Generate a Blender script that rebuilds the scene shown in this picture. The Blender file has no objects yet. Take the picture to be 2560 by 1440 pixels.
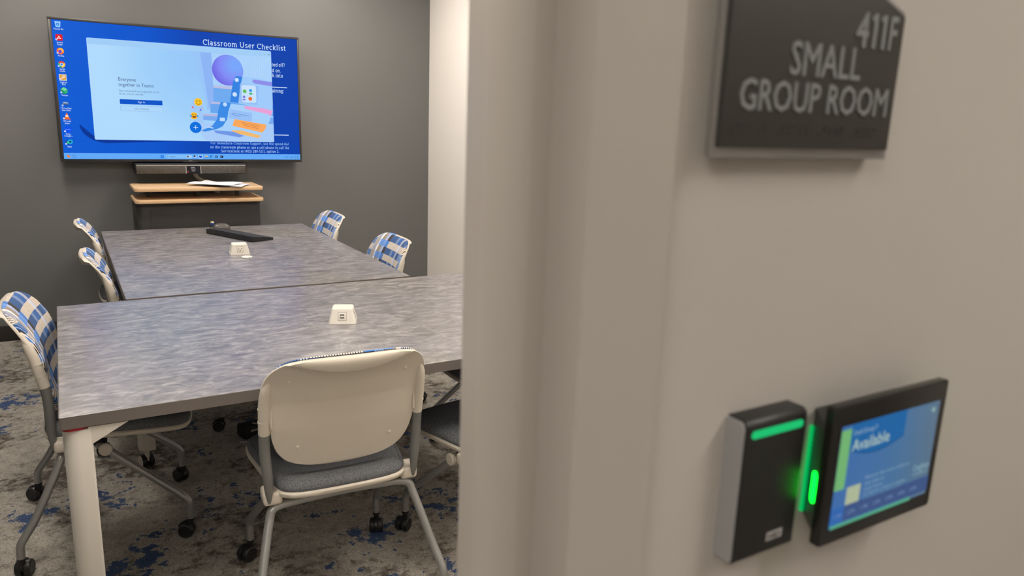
import bpy, bmesh, math, random
from mathutils import Vector, Matrix, Euler
PI = math.pi; R = math.radians
random.seed(7)
scn = bpy.context.scene
C = scn.collection

# ------------------------------------------------------------------ camera, exposure
def make_camera():
    yaw, pitch, roll = R(31.224), R(12.734), R(-2.028)
    fw = Vector((math.sin(yaw)*math.cos(pitch), math.cos(yaw)*math.cos(pitch), -math.sin(pitch)))
    rt = Vector((math.cos(yaw), -math.sin(yaw), 0)); dn = fw.cross(rt)
    r2 = rt*math.cos(roll) + dn*math.sin(roll); d2 = -rt*math.sin(roll) + dn*math.cos(roll)
    m = Matrix((r2, -d2, -fw)).transposed().to_4x4(); m.translation = Vector((0, 0, 1.485))
    cd = bpy.data.cameras.new('camera'); co = bpy.data.objects.new('camera', cd); C.objects.link(co)
    co.matrix_world = m
    cd.sensor_width = 36; cd.lens = 36*1868.5/2560; cd.clip_start = .02
    cd.dof.use_dof = True; cd.dof.focus_distance = 3.0; cd.dof.aperture_fstop = 6.0
    scn.camera = co
make_camera()
vs = scn.view_settings
scn.display_settings.display_device = 'sRGB'
vs.view_transform = 'Standard'; vs.look = 'None'; vs.gamma = 1; vs.use_curve_mapping = False
vs.exposure = 0.0
w = bpy.data.worlds.new('world'); scn.world = w; w.use_nodes = True
w.node_tree.nodes['Background'].inputs[0].default_value = (1, .93, .85, 1)
w.node_tree.nodes['Background'].inputs[1].default_value = .05
scn.cycles.max_bounces = 8; scn.cycles.diffuse_bounces = 5; scn.cycles.sample_clamp_indirect = 6
scn.cycles.use_denoising = True

WARM = {'room': (1.0, .905, .80), 'hall': (1.0, .955, .885)}
LAMPS = [  # name, x, y, sx, sy, watts : ceiling panels of the room and of the corridor
    ('room', -.05, 1.40, .30, 1.2, 36), ('room', -.05, 4.35, .30, 1.2, 32), ('room', 1.75, 1.40, .30, 1.2, 36), ('room', 1.62, 4.50, .30, 1.2, 41),
    ('hall', -1.1, -.75, .3, 1.2, 27), ('hall', 1.6, -.75, .3, 1.2, 15)]
CEIL = 2.70

# ------------------------------------------------------------------ helpers
def lin(c):
    return tuple(((x/255)/12.92 if x/255 <= .04045 else ((x/255+.055)/1.055)**2.4) for x in c)
def mat(name, col=None, rough=.5, metal=0, spec=.5, emit=None, es=1.0, coat=0):
    m = bpy.data.materials.new(name); m.use_nodes = True
    b = m.node_tree.nodes['Principled BSDF']
    if col is not None: b.inputs['Base Color'].default_value = (*col, 1)
    b.inputs['Roughness'].default_value = rough; b.inputs['Metallic'].default_value = metal
    b.inputs['Specular IOR Level'].default_value = spec
    if coat: b.inputs['Coat Weight'].default_value = coat
    if emit is not None:
        b.inputs['Base Color'].default_value = (.003, .003, .003, 1)
        b.inputs['Emission Color'].default_value = (*emit, 1); b.inputs['Emission Strength'].default_value = es
    return m
class NT:
    def __init__(s, m): s.t = m.node_tree; s.b = s.t.nodes['Principled BSDF']; s.m = m
    def n(s, kind, **kw):
        x = s.t.nodes.new('ShaderNode'+kind)
        for k, v in kw.items():
            if k.startswith('i_'): x.inputs[k[2:].replace('_', ' ')].default_value = v
            elif k.startswith('n') and k[1:].isdigit(): x.inputs[int(k[1:])].default_value = v
            else: setattr(x, k, v)
        return x
    def l(s, a, b): s.t.links.new(a, b)
    def coord(s, out='Object', scale=(1, 1, 1), rot=(0, 0, 0)):
        c = s.n('TexCoord'); mp = s.n('Mapping'); mp.inputs['Scale'].default_value = scale; mp.inputs['Rotation'].default_value = rot
        s.l(c.outputs[out], mp.inputs[0]); return mp.outputs[0]
    def math(s, op, a, b=None):
        x = s.n('Math', operation=op)
        for i, v in enumerate((a, b)):
            if v is None: continue
            if hasattr(v, 'links'): s.l(v, x.inputs[i])
            else: x.inputs[i].default_value = v
        return x.outputs[0]
    def ramp(s, fac, stops, interp='LINEAR'):
        r = s.n('ValToRGB'); cr = r.color_ramp; cr.interpolation = interp
        while len(cr.elements) < len(stops): cr.elements.new(.5)
        for e, (p, c) in zip(cr.elements, stops): e.position = p; e.color = (*c, 1) if len(c) == 3 else c
        if fac is not None: s.l(fac, r.inputs[0])
        return r.outputs[0]
    def mix(s, f, a, b, blend='MIX'):
        x = s.n('Mix', data_type='RGBA', blend_type=blend)
        for i, v in ((0, f), (6, a), (7, b)):
            if hasattr(v, 'links'): s.l(v, x.inputs[i])
            else: x.inputs[i].default_value = v if i == 0 else (*v, 1)
        return x.outputs[2]
    def noise(s, vec, scale, detail=4, rough=.5, dist=0):
        x = s.n('TexNoise'); x.inputs['Scale'].default_value = scale; x.inputs['Detail'].default_value = detail
        x.inputs['Roughness'].default_value = rough; x.inputs['Distortion'].default_value = dist
        s.l(vec, x.inputs['Vector']); return x.outputs['Fac']
    def bump(s, h, strength, dist=.001):
        b = s.n('Bump'); b.inputs['Strength'].default_value = strength; b.inputs['Distance'].default_value = dist
        s.l(h, b.inputs['Height']); s.l(b.outputs[0], s.b.inputs['Normal'])
    def color(s, o): s.l(o, s.b.inputs['Base Color'])
    def rough(s, o): s.l(o, s.b.inputs['Roughness'])

def painted(name, col, rough=.6, spec=.3, amp=.03, bump=.15):
    m = mat(name, col, rough, spec=spec); t = NT(m); v = t.coord('Object')
    n1 = t.noise(v, 1.3, 3); n2 = t.noise(v, 420, 2)
    t.color(t.ramp(n1, [(.3, tuple(c*(1-amp) for c in col)), (.7, tuple(min(1, c*(1+amp)) for c in col))]))
    t.bump(n2, bump, .0004); return m

class MB:
    """collects shapes; build() links them as ONE mesh object"""
    def __init__(s): s.v = []; s.f = []; s.m = []; s.mi = 0
    def add(s, vs_, fs, mi=None):
        o = len(s.v); s.v += [tuple(p) for p in vs_]; s.f += [tuple(i+o for i in f) for f in fs]
        s.m += [s.mi if mi is None else mi]*len(fs); return s
    def box(s, x0, x1, y0, y1, z0, z1, bev=0, seg=2, M=None, mi=None):
        bm = bmesh.new(); bmesh.ops.create_cube(bm, size=1)
        for v in bm.verts: v.co = Vector(((x0+x1)/2+v.co.x*(x1-x0), (y0+y1)/2+v.co.y*(y1-y0), (z0+z1)/2+v.co.z*(z1-z0)))
        if bev: bmesh.ops.bevel(bm, geom=bm.edges[:]+bm.verts[:], offset=bev, segments=seg, affect='EDGES', profile=.5)
        if M is not None: bmesh.ops.transform(bm, matrix=M, verts=bm.verts)
        s.bm(bm, mi); return s
    def bm(s, bm, mi=None):
        bm.verts.ensure_lookup_table(); bm.verts.index_update()
        s.add([v.co[:] for v in bm.verts], [[v.index for v in f.verts] for f in bm.faces], mi); bm.free(); return s
    def prism(s, pts, z0, z1, axis='z', bev=0, mi=None, M=None):
        def P(a, b, h):
            return {'z': (a, b, h), 'y': (a, h, b), 'x': (h, a, b)}[axis]
        bm = bmesh.new()
        lo = [bm.verts.new(P(a, b, z0)) for a, b in pts]; hi = [bm.verts.new(P(a, b, z1)) for a, b in pts]
        bm.faces.new(lo[::-1]); bm.faces.new(hi); n = len(pts)
        for i in range(n): bm.faces.new((lo[i], lo[(i+1) % n], hi[(i+1) % n], hi[i]))
        bmesh.ops.recalc_face_normals(bm, faces=bm.faces)
        if bev:
            ed = [e for e in bm.edges if (e.verts[0] in lo) == (e.verts[1] in lo)]
            bmesh.ops.bevel(bm, geom=ed, offset=bev, segments=2, affect='EDGES', profile=.5)
        if M is not None: bmesh.ops.transform(bm, matrix=M, verts=bm.verts)
        s.bm(bm, mi); return s
    def tube(s, pts, rad, n=12, res=6, smooth=True, mi=None, sx=1.0, cap=True):
        P = [Vector(p) for p in pts]; rr = rad if isinstance(rad, (list, tuple)) else [rad]*len(P)
        if smooth and len(P) > 2:
            Q = []; q = []
            for i in range(len(P)-1):
                a = P[max(i-1, 0)]; b = P[i]; c = P[i+1]; d = P[min(i+2, len(P)-1)]
                for k in range(res):
                    t = k/res
                    Q.append(.5*((2*b)+(c-a)*t+(2*a-5*b+4*c-d)*t*t+(3*b-a-3*c+d)*t**3)); q.append(rr[i]*(1-t)+rr[i+1]*t)
            Q.append(P[-1]); q.append(rr[-1]); P, rr = Q, q
        V = []; F = []; up = None
        for i, p in enumerate(P):
            t = (P[min(i+1, len(P)-1)]-P[max(i-1, 0)]).normalized()
            if up is None: up = t.orthogonal().normalized()
            up = (up - t*up.dot(t)).normalized(); sd = t.cross(up)
            for k in range(n):
                a = 2*PI*k/n; V.append(p + rr[i]*(math.cos(a)*up*sx + math.sin(a)*sd))
            if i:
                o = (i-1)*n
                F += [(o+k, o+(k+1) % n, o+n+(k+1) % n, o+n+k) for k in range(n)]
        if cap: F.append(tuple(range(n))[::-1]); F.append(tuple(range(len(V)-n, len(V))))
        s.add(V, F, mi); return s
    def lathe(s, prof, M=None, n=24, mi=None):
        V = []; F = []
        for r, z in prof:
            for k in range(n): V.append(Vector((r*math.cos(2*PI*k/n), r*math.sin(2*PI*k/n), z)))
        for i in range(len(prof)-1):
            o = i*n; F += [(o+k, o+(k+1) % n, o+n+(k+1) % n, o+n+k) for k in range(n)]
        if prof[0][0] > 1e-6: F.append(tuple(range(n))[::-1])
        if prof[-1][0] > 1e-6: F.append(tuple(range(len(V)-n, len(V))))
        if M is not None: V = [M @ v for v in V]
        s.add(V, F, mi); return s
    def pad(s, outline, rings, fn, mi=None):
        """closed shell: rings = list of (inset or None, scale, h); fn(a,b,h) -> point"""
        n = len(outline); cx = sum(p[0] for p in outline)/n; cy = sum(p[1] for p in outline)/n
        V = []; F = []
        V.append(fn(cx, cy, rings[0][2]))
        for ins, sc, h in rings:
            for a, b in outline:
                dx, dy = a-cx, b-cy; L = math.hypot(dx, dy); k = sc*(1-ins/L)
                V.append(fn(cx+dx*k, cy+dy*k, h))
        V.append(fn(cx, cy, rings[-1][2]))
        for k in range(n): F.append((0, 1+(k+1) % n, 1+k))
        for i in range(len(rings)-1):
            o = 1+i*n; F += [(o+k, o+(k+1) % n, o+n+(k+1) % n, o+n+k) for k in range(n)]
        o = 1+(len(rings)-1)*n; F += [(o+k, o+(k+1) % n, len(V)-1) for k in range(n)]
        s.add(V, F, mi); return s
    def build(s, name, mats, parent=None, smooth=35, loc=None):
        me = bpy.data.meshes.new(name); me.from_pydata([tuple(v) for v in s.v], [], s.f)
        if not isinstance(mats, (list, tuple)): mats = [mats]
        for m in mats: me.materials.append(m)
        me.polygons.foreach_set('material_index', s.m)
        bm = bmesh.new(); bm.from_mesh(me); 
        if not getattr(s, 'flat', False): bmesh.ops.recalc_face_normals(bm, faces=bm.faces)
        bm.to_mesh(me); bm.free()
        if smooth: me.shade_smooth(); me.set_sharp_from_angle(angle=R(smooth))
        me.update()
        o = bpy.data.objects.new(name, me); C.objects.link(o); o.parent = parent
        if loc: o.location = loc
        return o
def tag(o, label=None, cat=None, group=None, kind=None):
    for k, v in (('label', label), ('category', cat), ('group', group), ('kind', kind)):
        if v: o[k] = v
    return o
def thing(name, label, cat, loc=(0, 0, 0), rz=0, group=None):
    o = bpy.data.objects.new(name, None); o.empty_display_size = .1; C.objects.link(o)
    o.location = loc; o.rotation_euler = (0, 0, rz); return tag(o, label, cat, group)
def kids(o): return [c for c in bpy.data.objects if c.parent == o]
def copy_tree(o, parent=None):
    c = o.copy(); C.objects.link(c); c.parent = parent
    for ch in kids(o): copy_tree(ch, c)
    return c
def spline(pts, res=6, closed=True):
    n = len(pts); out = []
    for i in range(n if closed else n-1):
        g = (lambda j: pts[j % n]) if closed else (lambda j: pts[max(0, min(n-1, j))])
        a, b, c, d = g(i-1), g(i), g(i+1), g(i+2)
        for k in range(res):
            t = k/res
            out.append(tuple(.5*((2*b[j])+(c[j]-a[j])*t+(2*a[j]-5*b[j]+4*c[j]-d[j])*t*t+(3*b[j]-a[j]-3*c[j]+d[j])*t**3) for j in (0, 1)))
    if not closed: out.append(pts[-1])
    return out
def rrect(x0, x1, y0, y1, r, n=6):
    out = []
    for cx, cy, a0 in ((x1-r, y0+r, -90), (x1-r, y1-r, 0), (x0+r, y1-r, 90), (x0+r, y0+r, 180)):
        for k in range(n+1):
            a = R(a0+90*k/n); out.append((cx+r*math.cos(a), cy+r*math.sin(a)))
    return out
_tc = {}
def text_mesh(body, size, bold=0, align='LEFT', xs=1.0, shear=0, spacing=1.0):
    cu = bpy.data.curves.new('txt', 'FONT'); cu.body = body; cu.size = size; cu.offset = bold*size
    cu.align_x = align; cu.resolution_u = 2; cu.shear = shear; cu.space_character = spacing
    o = bpy.data.objects.new('txt', cu); C.objects.link(o)
    me = bpy.data.meshes.new_from_object(o, depsgraph=bpy.context.evaluated_depsgraph_get())
    vs_ = [(v.co.x*xs, v.co.y) for v in me.vertices]; fs = [tuple(p.vertices) for p in me.polygons]
    bpy.data.objects.remove(o); bpy.data.curves.remove(cu); bpy.data.meshes.remove(me)
    return vs_, fs

# ------------------------------------------------------------------ materials
M = {}
M['grey_wall'] = painted('grey_wall', (.148, .151, .148), .5, .35, .03)
M['white_wall'] = painted('white_wall', (.87, .83, .78), .55, .3, .015)
M['hall_wall'] = painted('hall_wall', (.56, .52, .475), .5, .35, .015)
M['frame'] = painted('frame_paint', (.50, .46, .415), .32, .5, .01, .05)
M['ceiling'] = painted('ceiling_paint', (.75, .73, .70), .8, .2, .02, .3)
M['base'] = mat('base_rubber', (.022, .019, .017), .5)
M['ivory'] = painted('ivory_plastic', (.64, .59, .505), .42, .45, .01, .12)
M['leg_white'] = painted('white_powdercoat', (.64, .61, .55), .35, .5, .01, .1)
M['metal'] = mat('grey_metal', (.20, .205, .20), .36, metal=.35)
M['leg_metal'] = mat('leg_metal', (.34, .345, .335), .30, metal=.55)
M['black'] = mat('black_plastic', (.012, .012, .013), .42)
M['blackm'] = mat('black_matte', (.018, .018, .019), .7, spec=.3)
M['edge'] = painted('edge_band', (.150, .132, .120), .45, .4, .05, .05)
M['red'] = mat('red_plastic', (.32, .01, .02), .4)
M['tv'] = mat('tv_body', (.03, .028, .027), .35)
M['silver'] = mat('satin_silver', (.42, .41, .40), .38, metal=.7)
M['cart'] = painted('cart_black', (.035, .033, .032), .5, .35, .06, .2)
M['white'] = mat('white_plastic', (.78, .75, .68), .35)
M['dark'] = mat('dark_slot', (.01, .009, .008), .6)
M['paper'] = painted('paper', (.70, .70, .72), .8, .1, .02, .1)
M['cable'] = mat('cable_grey', (.62, .57, .48), .5)
M['cable_w'] = mat('cable_white', (.45, .48, .52), .4)

def m_table():
    m = mat('brushed_laminate', rough=.34, spec=.75, coat=.35); m.node_tree.nodes['Principled BSDF'].inputs['Coat Roughness'].default_value = .22; t = NT(m)
    v = t.coord('Object', (1, 1, 1)); v2 = t.coord('Object', (6.5, 15, 1)); v3 = t.coord('Object', (20, 60, 1), (0, 0, R(10)))
    warp = t.noise(v, 6, 3)
    va = t.n('VectorMath', operation='ADD'); sc = t.n('VectorMath', operation='SCALE'); sc.inputs['Scale'].default_value = 1.5
    nz = t.n('TexNoise'); nz.inputs['Scale'].default_value = 5; t.l(v, nz.inputs['Vector'])
    t.l(nz.outputs['Color'], sc.inputs[0]); t.l(v2, va.inputs[0]); t.l(sc.outputs[0], va.inputs[1])
    a = t.noise(va.outputs[0], 2.2, 7, .66, .5); b = t.noise(v3, 2.0, 4, .6, .5); c = t.noise(v, 2.2, 2)
    s_ = t.math('ADD', t.math('MULTIPLY', a, .72), t.math('MULTIPLY', b, .28))
    col = t.ramp(s_, [(.37, (.098, .094, .097)), (.45, (.162, .156, .158)), (.53, (.232, .222, .221)), (.62, (.345, .330, .322))])
    tint = t.ramp(c, [(.4, (.97, .97, 1.04)), (.6, (1.02, 1.0, .97))])
    t.color(t.mix(1.0, col, tint, 'MULTIPLY'))
    t.rough(t.ramp(b, [(.3, (.30,)*3), (.7, (.40,)*3)])); t.bump(b, .05, .0005); return m
M['laminate'] = m_table()

def m_carpet():
    m = mat('carpet', rough=.95, spec=.1); t = NT(m)
    c = t.n('TexCoord'); sn = t.n('VectorMath', operation='SNAP'); sn.inputs[1].default_value = (.0036, .0026, 1)
    t.l(c.outputs['Object'], sn.inputs[0]); v = sn.outputs[0]; o = c.outputs['Object']
    big = t.noise(v, 3.1, 2, .5); med = t.noise(v, 17, 6, .72)
    s1 = t.math('ADD', t.math('MULTIPLY', big, .50), t.math('MULTIPLY', med, .50))
    blue = t.ramp(s1, [(.565, (0, 0, 0)), (.574, (1, 1, 1))])
    off = t.n('VectorMath', operation='ADD'); off.inputs[1].default_value = (7.3, 2.1, 0); t.l(v, off.inputs[0])
    big2 = t.noise(off.outputs[0], 3.4, 2); med2 = t.noise(off.outputs[0], 22, 6, .7)
    s2 = t.math('ADD', t.math('MULTIPLY', big2, .45), t.math('MULTIPLY', med2, .55))
    brown = t.ramp(s2, [(.50, (0, 0, 0)), (.60, (1, 1, 1))])
    wn = t.n('TexWhiteNoise'); t.l(v, wn.inputs['Vector'])
    fine = t.noise(o, 420, 2, .7)
    base = t.ramp(med, [(.3, (.29, .27, .24)), (.7, (.47, .44, .39))])
    k = t.mix(brown, base, (.105, .090, .075)); k = t.mix(blue, k, (.058, .092, .185))
    k = t.mix(.75, k, t.ramp(wn.outputs['Value'], [(0, (.62,)*3), (1, (1.3,)*3)]), 'MULTIPLY')
    k = t.mix(1.0, k, t.ramp(fine, [(.3, (.62,)*3), (.7, (1.32,)*3)]), 'MULTIPLY')
    t.color(k); t.bump(fine, .6, .004); return m
M['carpet'] = m_carpet()

def m_fabric():
    m = mat('checked_fabric', rough=.9, spec=.15); t = NT(m)
    c = t.n('TexCoord'); sp = t.n('SeparateXYZ'); t.l(c.outputs['Object'], sp.inputs[0])
    x, z = sp.outputs[0], sp.outputs[2]
    u = t.math('DIVIDE', t.math('ADD', x, .25), .5)
    row = t.math('FLOOR', t.math('DIVIDE', t.math('ADD', z, .014), .032)); par = t.math('GREATER_THAN', t.math('FRACT', t.math('MULTIPLY', row, .5)), .25)
    IV = lin((242, 232, 218)); LB = lin((135, 170, 228)); BL = lin((82, 130, 204)); NV = lin((58, 88, 138)); SL = lin((84, 110, 152))
    GR = lin((150, 142, 134)); DK = lin((62, 60, 62)); BR = lin((92, 84, 80)); PW = lin((160, 182, 225)); WH = lin((240, 236, 232))
    # columns from the sitter's left edge to the right edge: (width, base P, stripe P, base Q, stripe Q)
    cols = [(2.6, BL, PW, LB, BL), (2.6, SL, PW, IV, BR), (3.6, NV, SL, IV, DK), (2.0, SL, WH, PW, IV), (3.6, NV, BL, IV, BR), (2.6, SL, PW, IV, DK), (3.6, NV, SL, IV, BR),
            (2.6, NV, SL, IV, DK), (2.6, DK, BR, BL, BL), (2.4, BL, WH, LB, BL), (3, GR, GR, BL, LB),
            (1.4, WH, WH, LB, WH), (3.0, NV, WH, BR, IV), (3.0, GR, WH, NV, LB), (3.4, BL, WH, DK, IV)]
    tot = sum(q[0] for q in cols); pos = []; a = 0
    for q in cols: pos.append(a/tot); a += q[0]
    rr = [t.ramp(u, [(p, q[k]) for p, q in zip(pos, cols)], 'CONSTANT') for k in (1, 2, 3, 4)]
    base = t.mix(par, rr[0], rr[2]); strp = t.mix(par, rr[1], rr[3])
    sm = t.math('GREATER_THAN', t.math('FRACT', t.math('DIVIDE', x, .0072)), .62)
    wv = t.noise(t.coord('Object'), 900, 1)
    k = t.mix(sm, base, strp); k = t.mix(.35, k, t.ramp(wv, [(.3, (.7,)*3), (.7, (1.2,)*3)]), 'MULTIPLY')
    t.color(k); t.bump(wv, .3, .001); return m
M['fabric'] = m_fabric()

def m_seat():
    m = mat('grey_tweed', rough=.95, spec=.1); t = NT(m); v = t.coord('Object')
    n1 = t.noise(v, 520, 3, .8); n2 = t.noise(v, 90, 3, .7)
    k = t.ramp(n1, [(.34, (.055, .06, .068)), (.5, (.14, .148, .16)), (.66, (.30, .31, .32))])
    t.color(t.mix(.5, k, t.ramp(n2, [(.3, (.75,)*3), (.7, (1.2,)*3)]), 'MULTIPLY')); t.bump(n1, .5, .002); return m
M['seat'] = m_seat()
def m_wood():
    m = mat('maple_laminate', rough=.38, spec=.4); t = NT(m); v = t.coord('Object', (1.2, 22, 22))
    n1 = t.noise(v, 2.2, 5, .6, .6)
    t.color(t.ramp(n1, [(.3, (.56, .36, .19)), (.5, (.64, .43, .24)), (.7, (.70, .49, .29))])); return m
M['wood'] = m_wood()
def m_grille():
    m = mat('speaker_grille', (.10, .095, .09), .45, metal=.3); t = NT(m); v = t.coord('Object')
    vo = t.n('TexVoronoi'); vo.inputs['Scale'].default_value = 260; t.l(v, vo.inputs['Vector'])
    t.color(t.ramp(vo.outputs['Distance'], [(.25, (.022, .02, .018)), (.5, (.085, .08, .072))])); return m
M['grille'] = m_grille()

# ------------------------------------------------------------------ the setting
XL, XR, YB = -.85, 2.53, 5.53          # room: left wall, right wall, back wall
YW0, YW1 = .38, .522                   # corridor face and room face of the door wall
JX0, JX1, HEAD = -.64, .274, 2.13      # frame opening
def struct(name, mb, m, **kw): return tag(mb.build(name, m, **kw), kind='structure')
struct('floor', MB().box(-3.2, 3.6, -1.62, YB+.1, -.1, 0), M['carpet'], smooth=0)
struct('wall_back', MB().box(XL-.1, XR+.1, YB, YB+.1, 0, CEIL), M['grey_wall'], smooth=0)
struct('wall_right', MB().box(XR, XR+.1, YW1, YB, 0, CEIL), M['white_wall'], smooth=0)
struct('wall_left', MB().box(XL-.1, XL, YW1, YB, 0, CEIL), M['grey_wall'], smooth=0)
fr_w = .073
mb = MB(); mb.mi = 0
mb.box(-3.2, JX0-.012, YW0, YW1, 0, CEIL); mb.box(JX1+.012, 3.6, YW0, YW1, 0, CEIL); mb.box(JX0-.012, JX1+.012, YW0, YW1, HEAD+.012, CEIL)
struct('wall_front', mb, M['hall_wall'], smooth=0)
struct('wall_corridor', MB().box(-3.2, 3.6, -1.72, -1.62, 0, CEIL), M['hall_wall'], smooth=0)
struct('wall_corridor_left', MB().box(-3.3, -3.2, -1.72, YW1, 0, CEIL), M['hall_wall'], smooth=0)
struct('wall_corridor_right', MB().box(3.6, 3.7, -1.72, YW1, 0, CEIL), M['hall_wall'], smooth=0)
struct('ceiling', MB().box(-3.3, 3.7, -1.72, YB+.1, CEIL, CEIL+.1), M['ceiling'], smooth=0)
def baseboard(name, x0, x1, y0, y1):
    mb = MB().box(x0, x1, y0, y1, 0, .10, .003); 
    struct(name, mb, M['base'])
baseboard('baseboard_back', XL+.008, XR-.008, YB-.012, YB)
baseboard('baseboard_right', XR-.008, XR, YW1+.01, YB-.012)
baseboard('baseboard_left', XL, XL+.008, YW1+.01, YB-.012)
baseboard('baseboard_corridor', JX1+fr_w+.002, 3.59, YW0-.008, YW0)

def door_frame():
    t = tag(bpy.data.objects.new('door_1', None), kind='structure'); C.objects.link(t)
    yf, ys0, ys1, yb = .368, .410, .470, .533
    # hollow metal section: face, rabbet, stop, rabbet, room face (x measured from the opening side)
    def section(sgn, jx):
        s_ = -sgn   # direction into the opening
        pr = [(jx+sgn*fr_w, YW0), (jx+sgn*fr_w, yf+.004), (jx+sgn*(fr_w-.003), yf), (jx+sgn*.004, yf), (jx+sgn*.001, yf+.001), (jx, yf+.005), (jx, ys0),
              (jx+s_*.014, ys0), (jx+s_*.0170, ys0+.0012), (jx+s_*.0185, ys0+.0040), (jx+s_*.0185, ys1-.003), (jx+s_*.0175, ys1-.0008), (jx+s_*.015, ys1), (jx, ys1), (jx, yb-.004), (jx+sgn*.003, yb),
              (jx+sgn*fr_w, yb), (jx+sgn*fr_w, YW1)]
        pr += [(jx+sgn*.012, YW1), (jx+sgn*.012, YW0)]
        return pr
    MB().prism(section(1, JX1), 0, HEAD+fr_w).build('jamb', M['frame'], t, smooth=50)
    MB().prism(section(-1, JX0), 0, HEAD+fr_w).build('jamb', M['frame'], t, smooth=50)
    hs = [(y, z) for z, y in [(zz, yy) for zz, yy in section(1, HEAD)]]
    MB().prism([(y, z) for y, z in hs], JX0+.0005, JX1-.0005, axis='x').build('head', M['frame'], t, smooth=50)
    mk = MB()
    for x, y, z, r in ((JX1-.0187, .462, 1.0, .0025), (JX1-.0003, .374, 1.585, .002)):
        mk.lathe([(0, 0), (r, .0001), (r*.8, .0004), (0, .0005)], Matrix.Translation((x, y, z)) @ Matrix.Rotation(-PI/2, 4, 'Y'), n=10)
    mk.build('scuff_mark', mat('scuff', (.22, .17, .14), .7), t)
door_frame()

# ------------------------------------------------------------------ lamps
M['diffuser'] = {}
for i, (kind, x, y, sx, sy, wt) in enumerate(LAMPS):
    area = sx*sy; L = wt/(area*PI)*1.0
    if kind not in M['diffuser']: M['diffuser'][kind] = mat('lamp_diffuser', (.8, .8, .8), .6, emit=WARM[kind], es=L)
    t = thing('ceiling_light', ('ceiling light panel above the left end of the nearer table', 'ceiling light panel above the left side of the far table',
              'ceiling light panel above the right end of the nearer table', 'ceiling light panel above the right side of the far table',
              'ceiling light panel over the corridor left of the doorway', 'ceiling light panel over the corridor by the wall sign')[i], 'light', (x, y, CEIL))
    MB().box(-sx/2, sx/2, -sy/2, sy/2, -.012, -.004).build('diffuser', M['diffuser'][kind], t, smooth=0)
    f = MB(); b = .02
    f.box(-sx/2-b, sx/2+b, -sy/2-b, -sy/2, -.016, 0, .002); f.box(-sx/2-b, sx/2+b, sy/2, sy/2+b, -.016, 0, .002)
    f.box(-sx/2-b, -sx/2, -sy/2, sy/2, -.016, 0, .002); f.box(sx/2, sx/2+b, -sy/2, sy/2, -.016, 0, .002)
    f.build('frame', M['leg_white'], t)

# ------------------------------------------------------------------ tables
def table_leg(sx, sy, x, y):
    """leg at the corner (x,y); sx,sy point from the corner inwards"""
    a = .064
    pr = [(0, .034), (.003, .020), (.010, .009), (.021, .002), (.036, 0), (a-.004, 0), (a, .004), (a, .014), (.016, a), (.004, a), (0, a-.004)]
    pr = [(x+sx*(u+.004), y+sy*(v+.004)) for u, v in pr]
    m = MB().prism(pr, .085, .700, bev=.001)
    tri = [(a-.004, .7045), (.150, .7045), (a-.004, .655)]
    m.prism([(x+sx*p, z) for p, z in tri], y+sy*.005, y+sy*.030, axis='y')
    m.prism([(y+sy*p, z) for p, z in tri], x+sx*.005, x+sx*.030, axis='x')
    return m
def table_caster(ang, loc, parent):
    m = MB(); Mx = Matrix.Translation(loc) @ Matrix.Rotation(ang, 4, 'Z')
    for s in (-1, 1):
        w_ = Mx @ Matrix.Translation((.012, s*.015, .028)) @ Matrix.Rotation(-s*PI/2, 4, 'X')
        m.lathe([(0, -.010), (.026, -.010), (.028, -.008), (.028, .006), (.026, .009)], w_, n=28, mi=1)
        m.lathe([(.0245, .008), (.0235, .0115), (.019, .0125), (0, .0125)], w_, n=28, mi=0)
    m.lathe([(.008, .03), (.008, .086), (.0, .086)], Mx, n=12, mi=0)
    m.box(-.006, .016, -.008, .008, .03, .062, .003, M=Mx, mi=0)
    return m.build('caster', [M['leg_white'], M['black']], parent)
def table(x0, x1, y0, y1, label):
    t = thing('conference_table', label, 'table', ((x0+x1)/2, (y0+y1)/2, 0))
    hx, hy = (x1-x0)/2, (y1-y0)/2
    MB().box(-hx+.0015, hx-.0015, -hy+.0015, hy-.0015, .712, .7405, .0008, 1).build('tabletop', M['laminate'], t)
    o = rrect(-hx, hx, -hy, hy, .006, 3); i_ = rrect(-hx+.0013, hx-.0013, -hy+.0013, hy-.0013, .005, 3)
    n = len(o); V = [(a, b, z) for z in (.708, .7398) for a, b in o] + [(a, b, .7402) for a, b in i_] + [(a, b, .708) for a, b in i_]
    F = [(k, (k+1) % n, n+(k+1) % n, n+k) for k in range(n)] + [(n+k, n+(k+1) % n, 2*n+(k+1) % n, 2*n+k) for k in range(n)] + [(k, (k+1) % n, 3*n+(k+1) % n, 3*n+k) for k in range(n)]
    F += [(2*n+k, 2*n+(k+1) % n, 3*n+(k+1) % n, 3*n+k) for k in range(n)]
    e = MB(); e.add(V, F); e.build('edge_band', M['edge'], t)
    for sx, sy, x, y in ((1, 1, -hx, -hy), (-1, 1, hx, -hy), (1, -1, -hx, hy), (-1, -1, hx, hy)):
        lg = table_leg(sx, sy, x, y).build('leg', M['leg_white'], t, smooth=30)
        MB().prism(rrect(min(x+sx*.002, x+sx*.062), max(x+sx*.002, x+sx*.062), min(y+sy*.002, y+sy*.062), max(y+sy*.002, y+sy*.062), .024), .7005, .7078).build('collar', M['red'], lg)['label'] = 'red plastic collar'
        table_caster(R(20+50*sx+35*sy), (x+sx*.036, y+sy*.036, 0), lg)
    return t
TA = table(-.055, 1.775, 2.005, 3.20, 'nearer grey brushed-laminate table with white casters legs, in front of the doorway')
TA['label'] = 'nearer mottled grey table crossing the foreground, on white legs'
TB = table(.178, 1.388, 3.225, 5.085, '')
TB['label'] = 'far mottled grey table with keyboard on it, reaching toward the screen'

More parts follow.
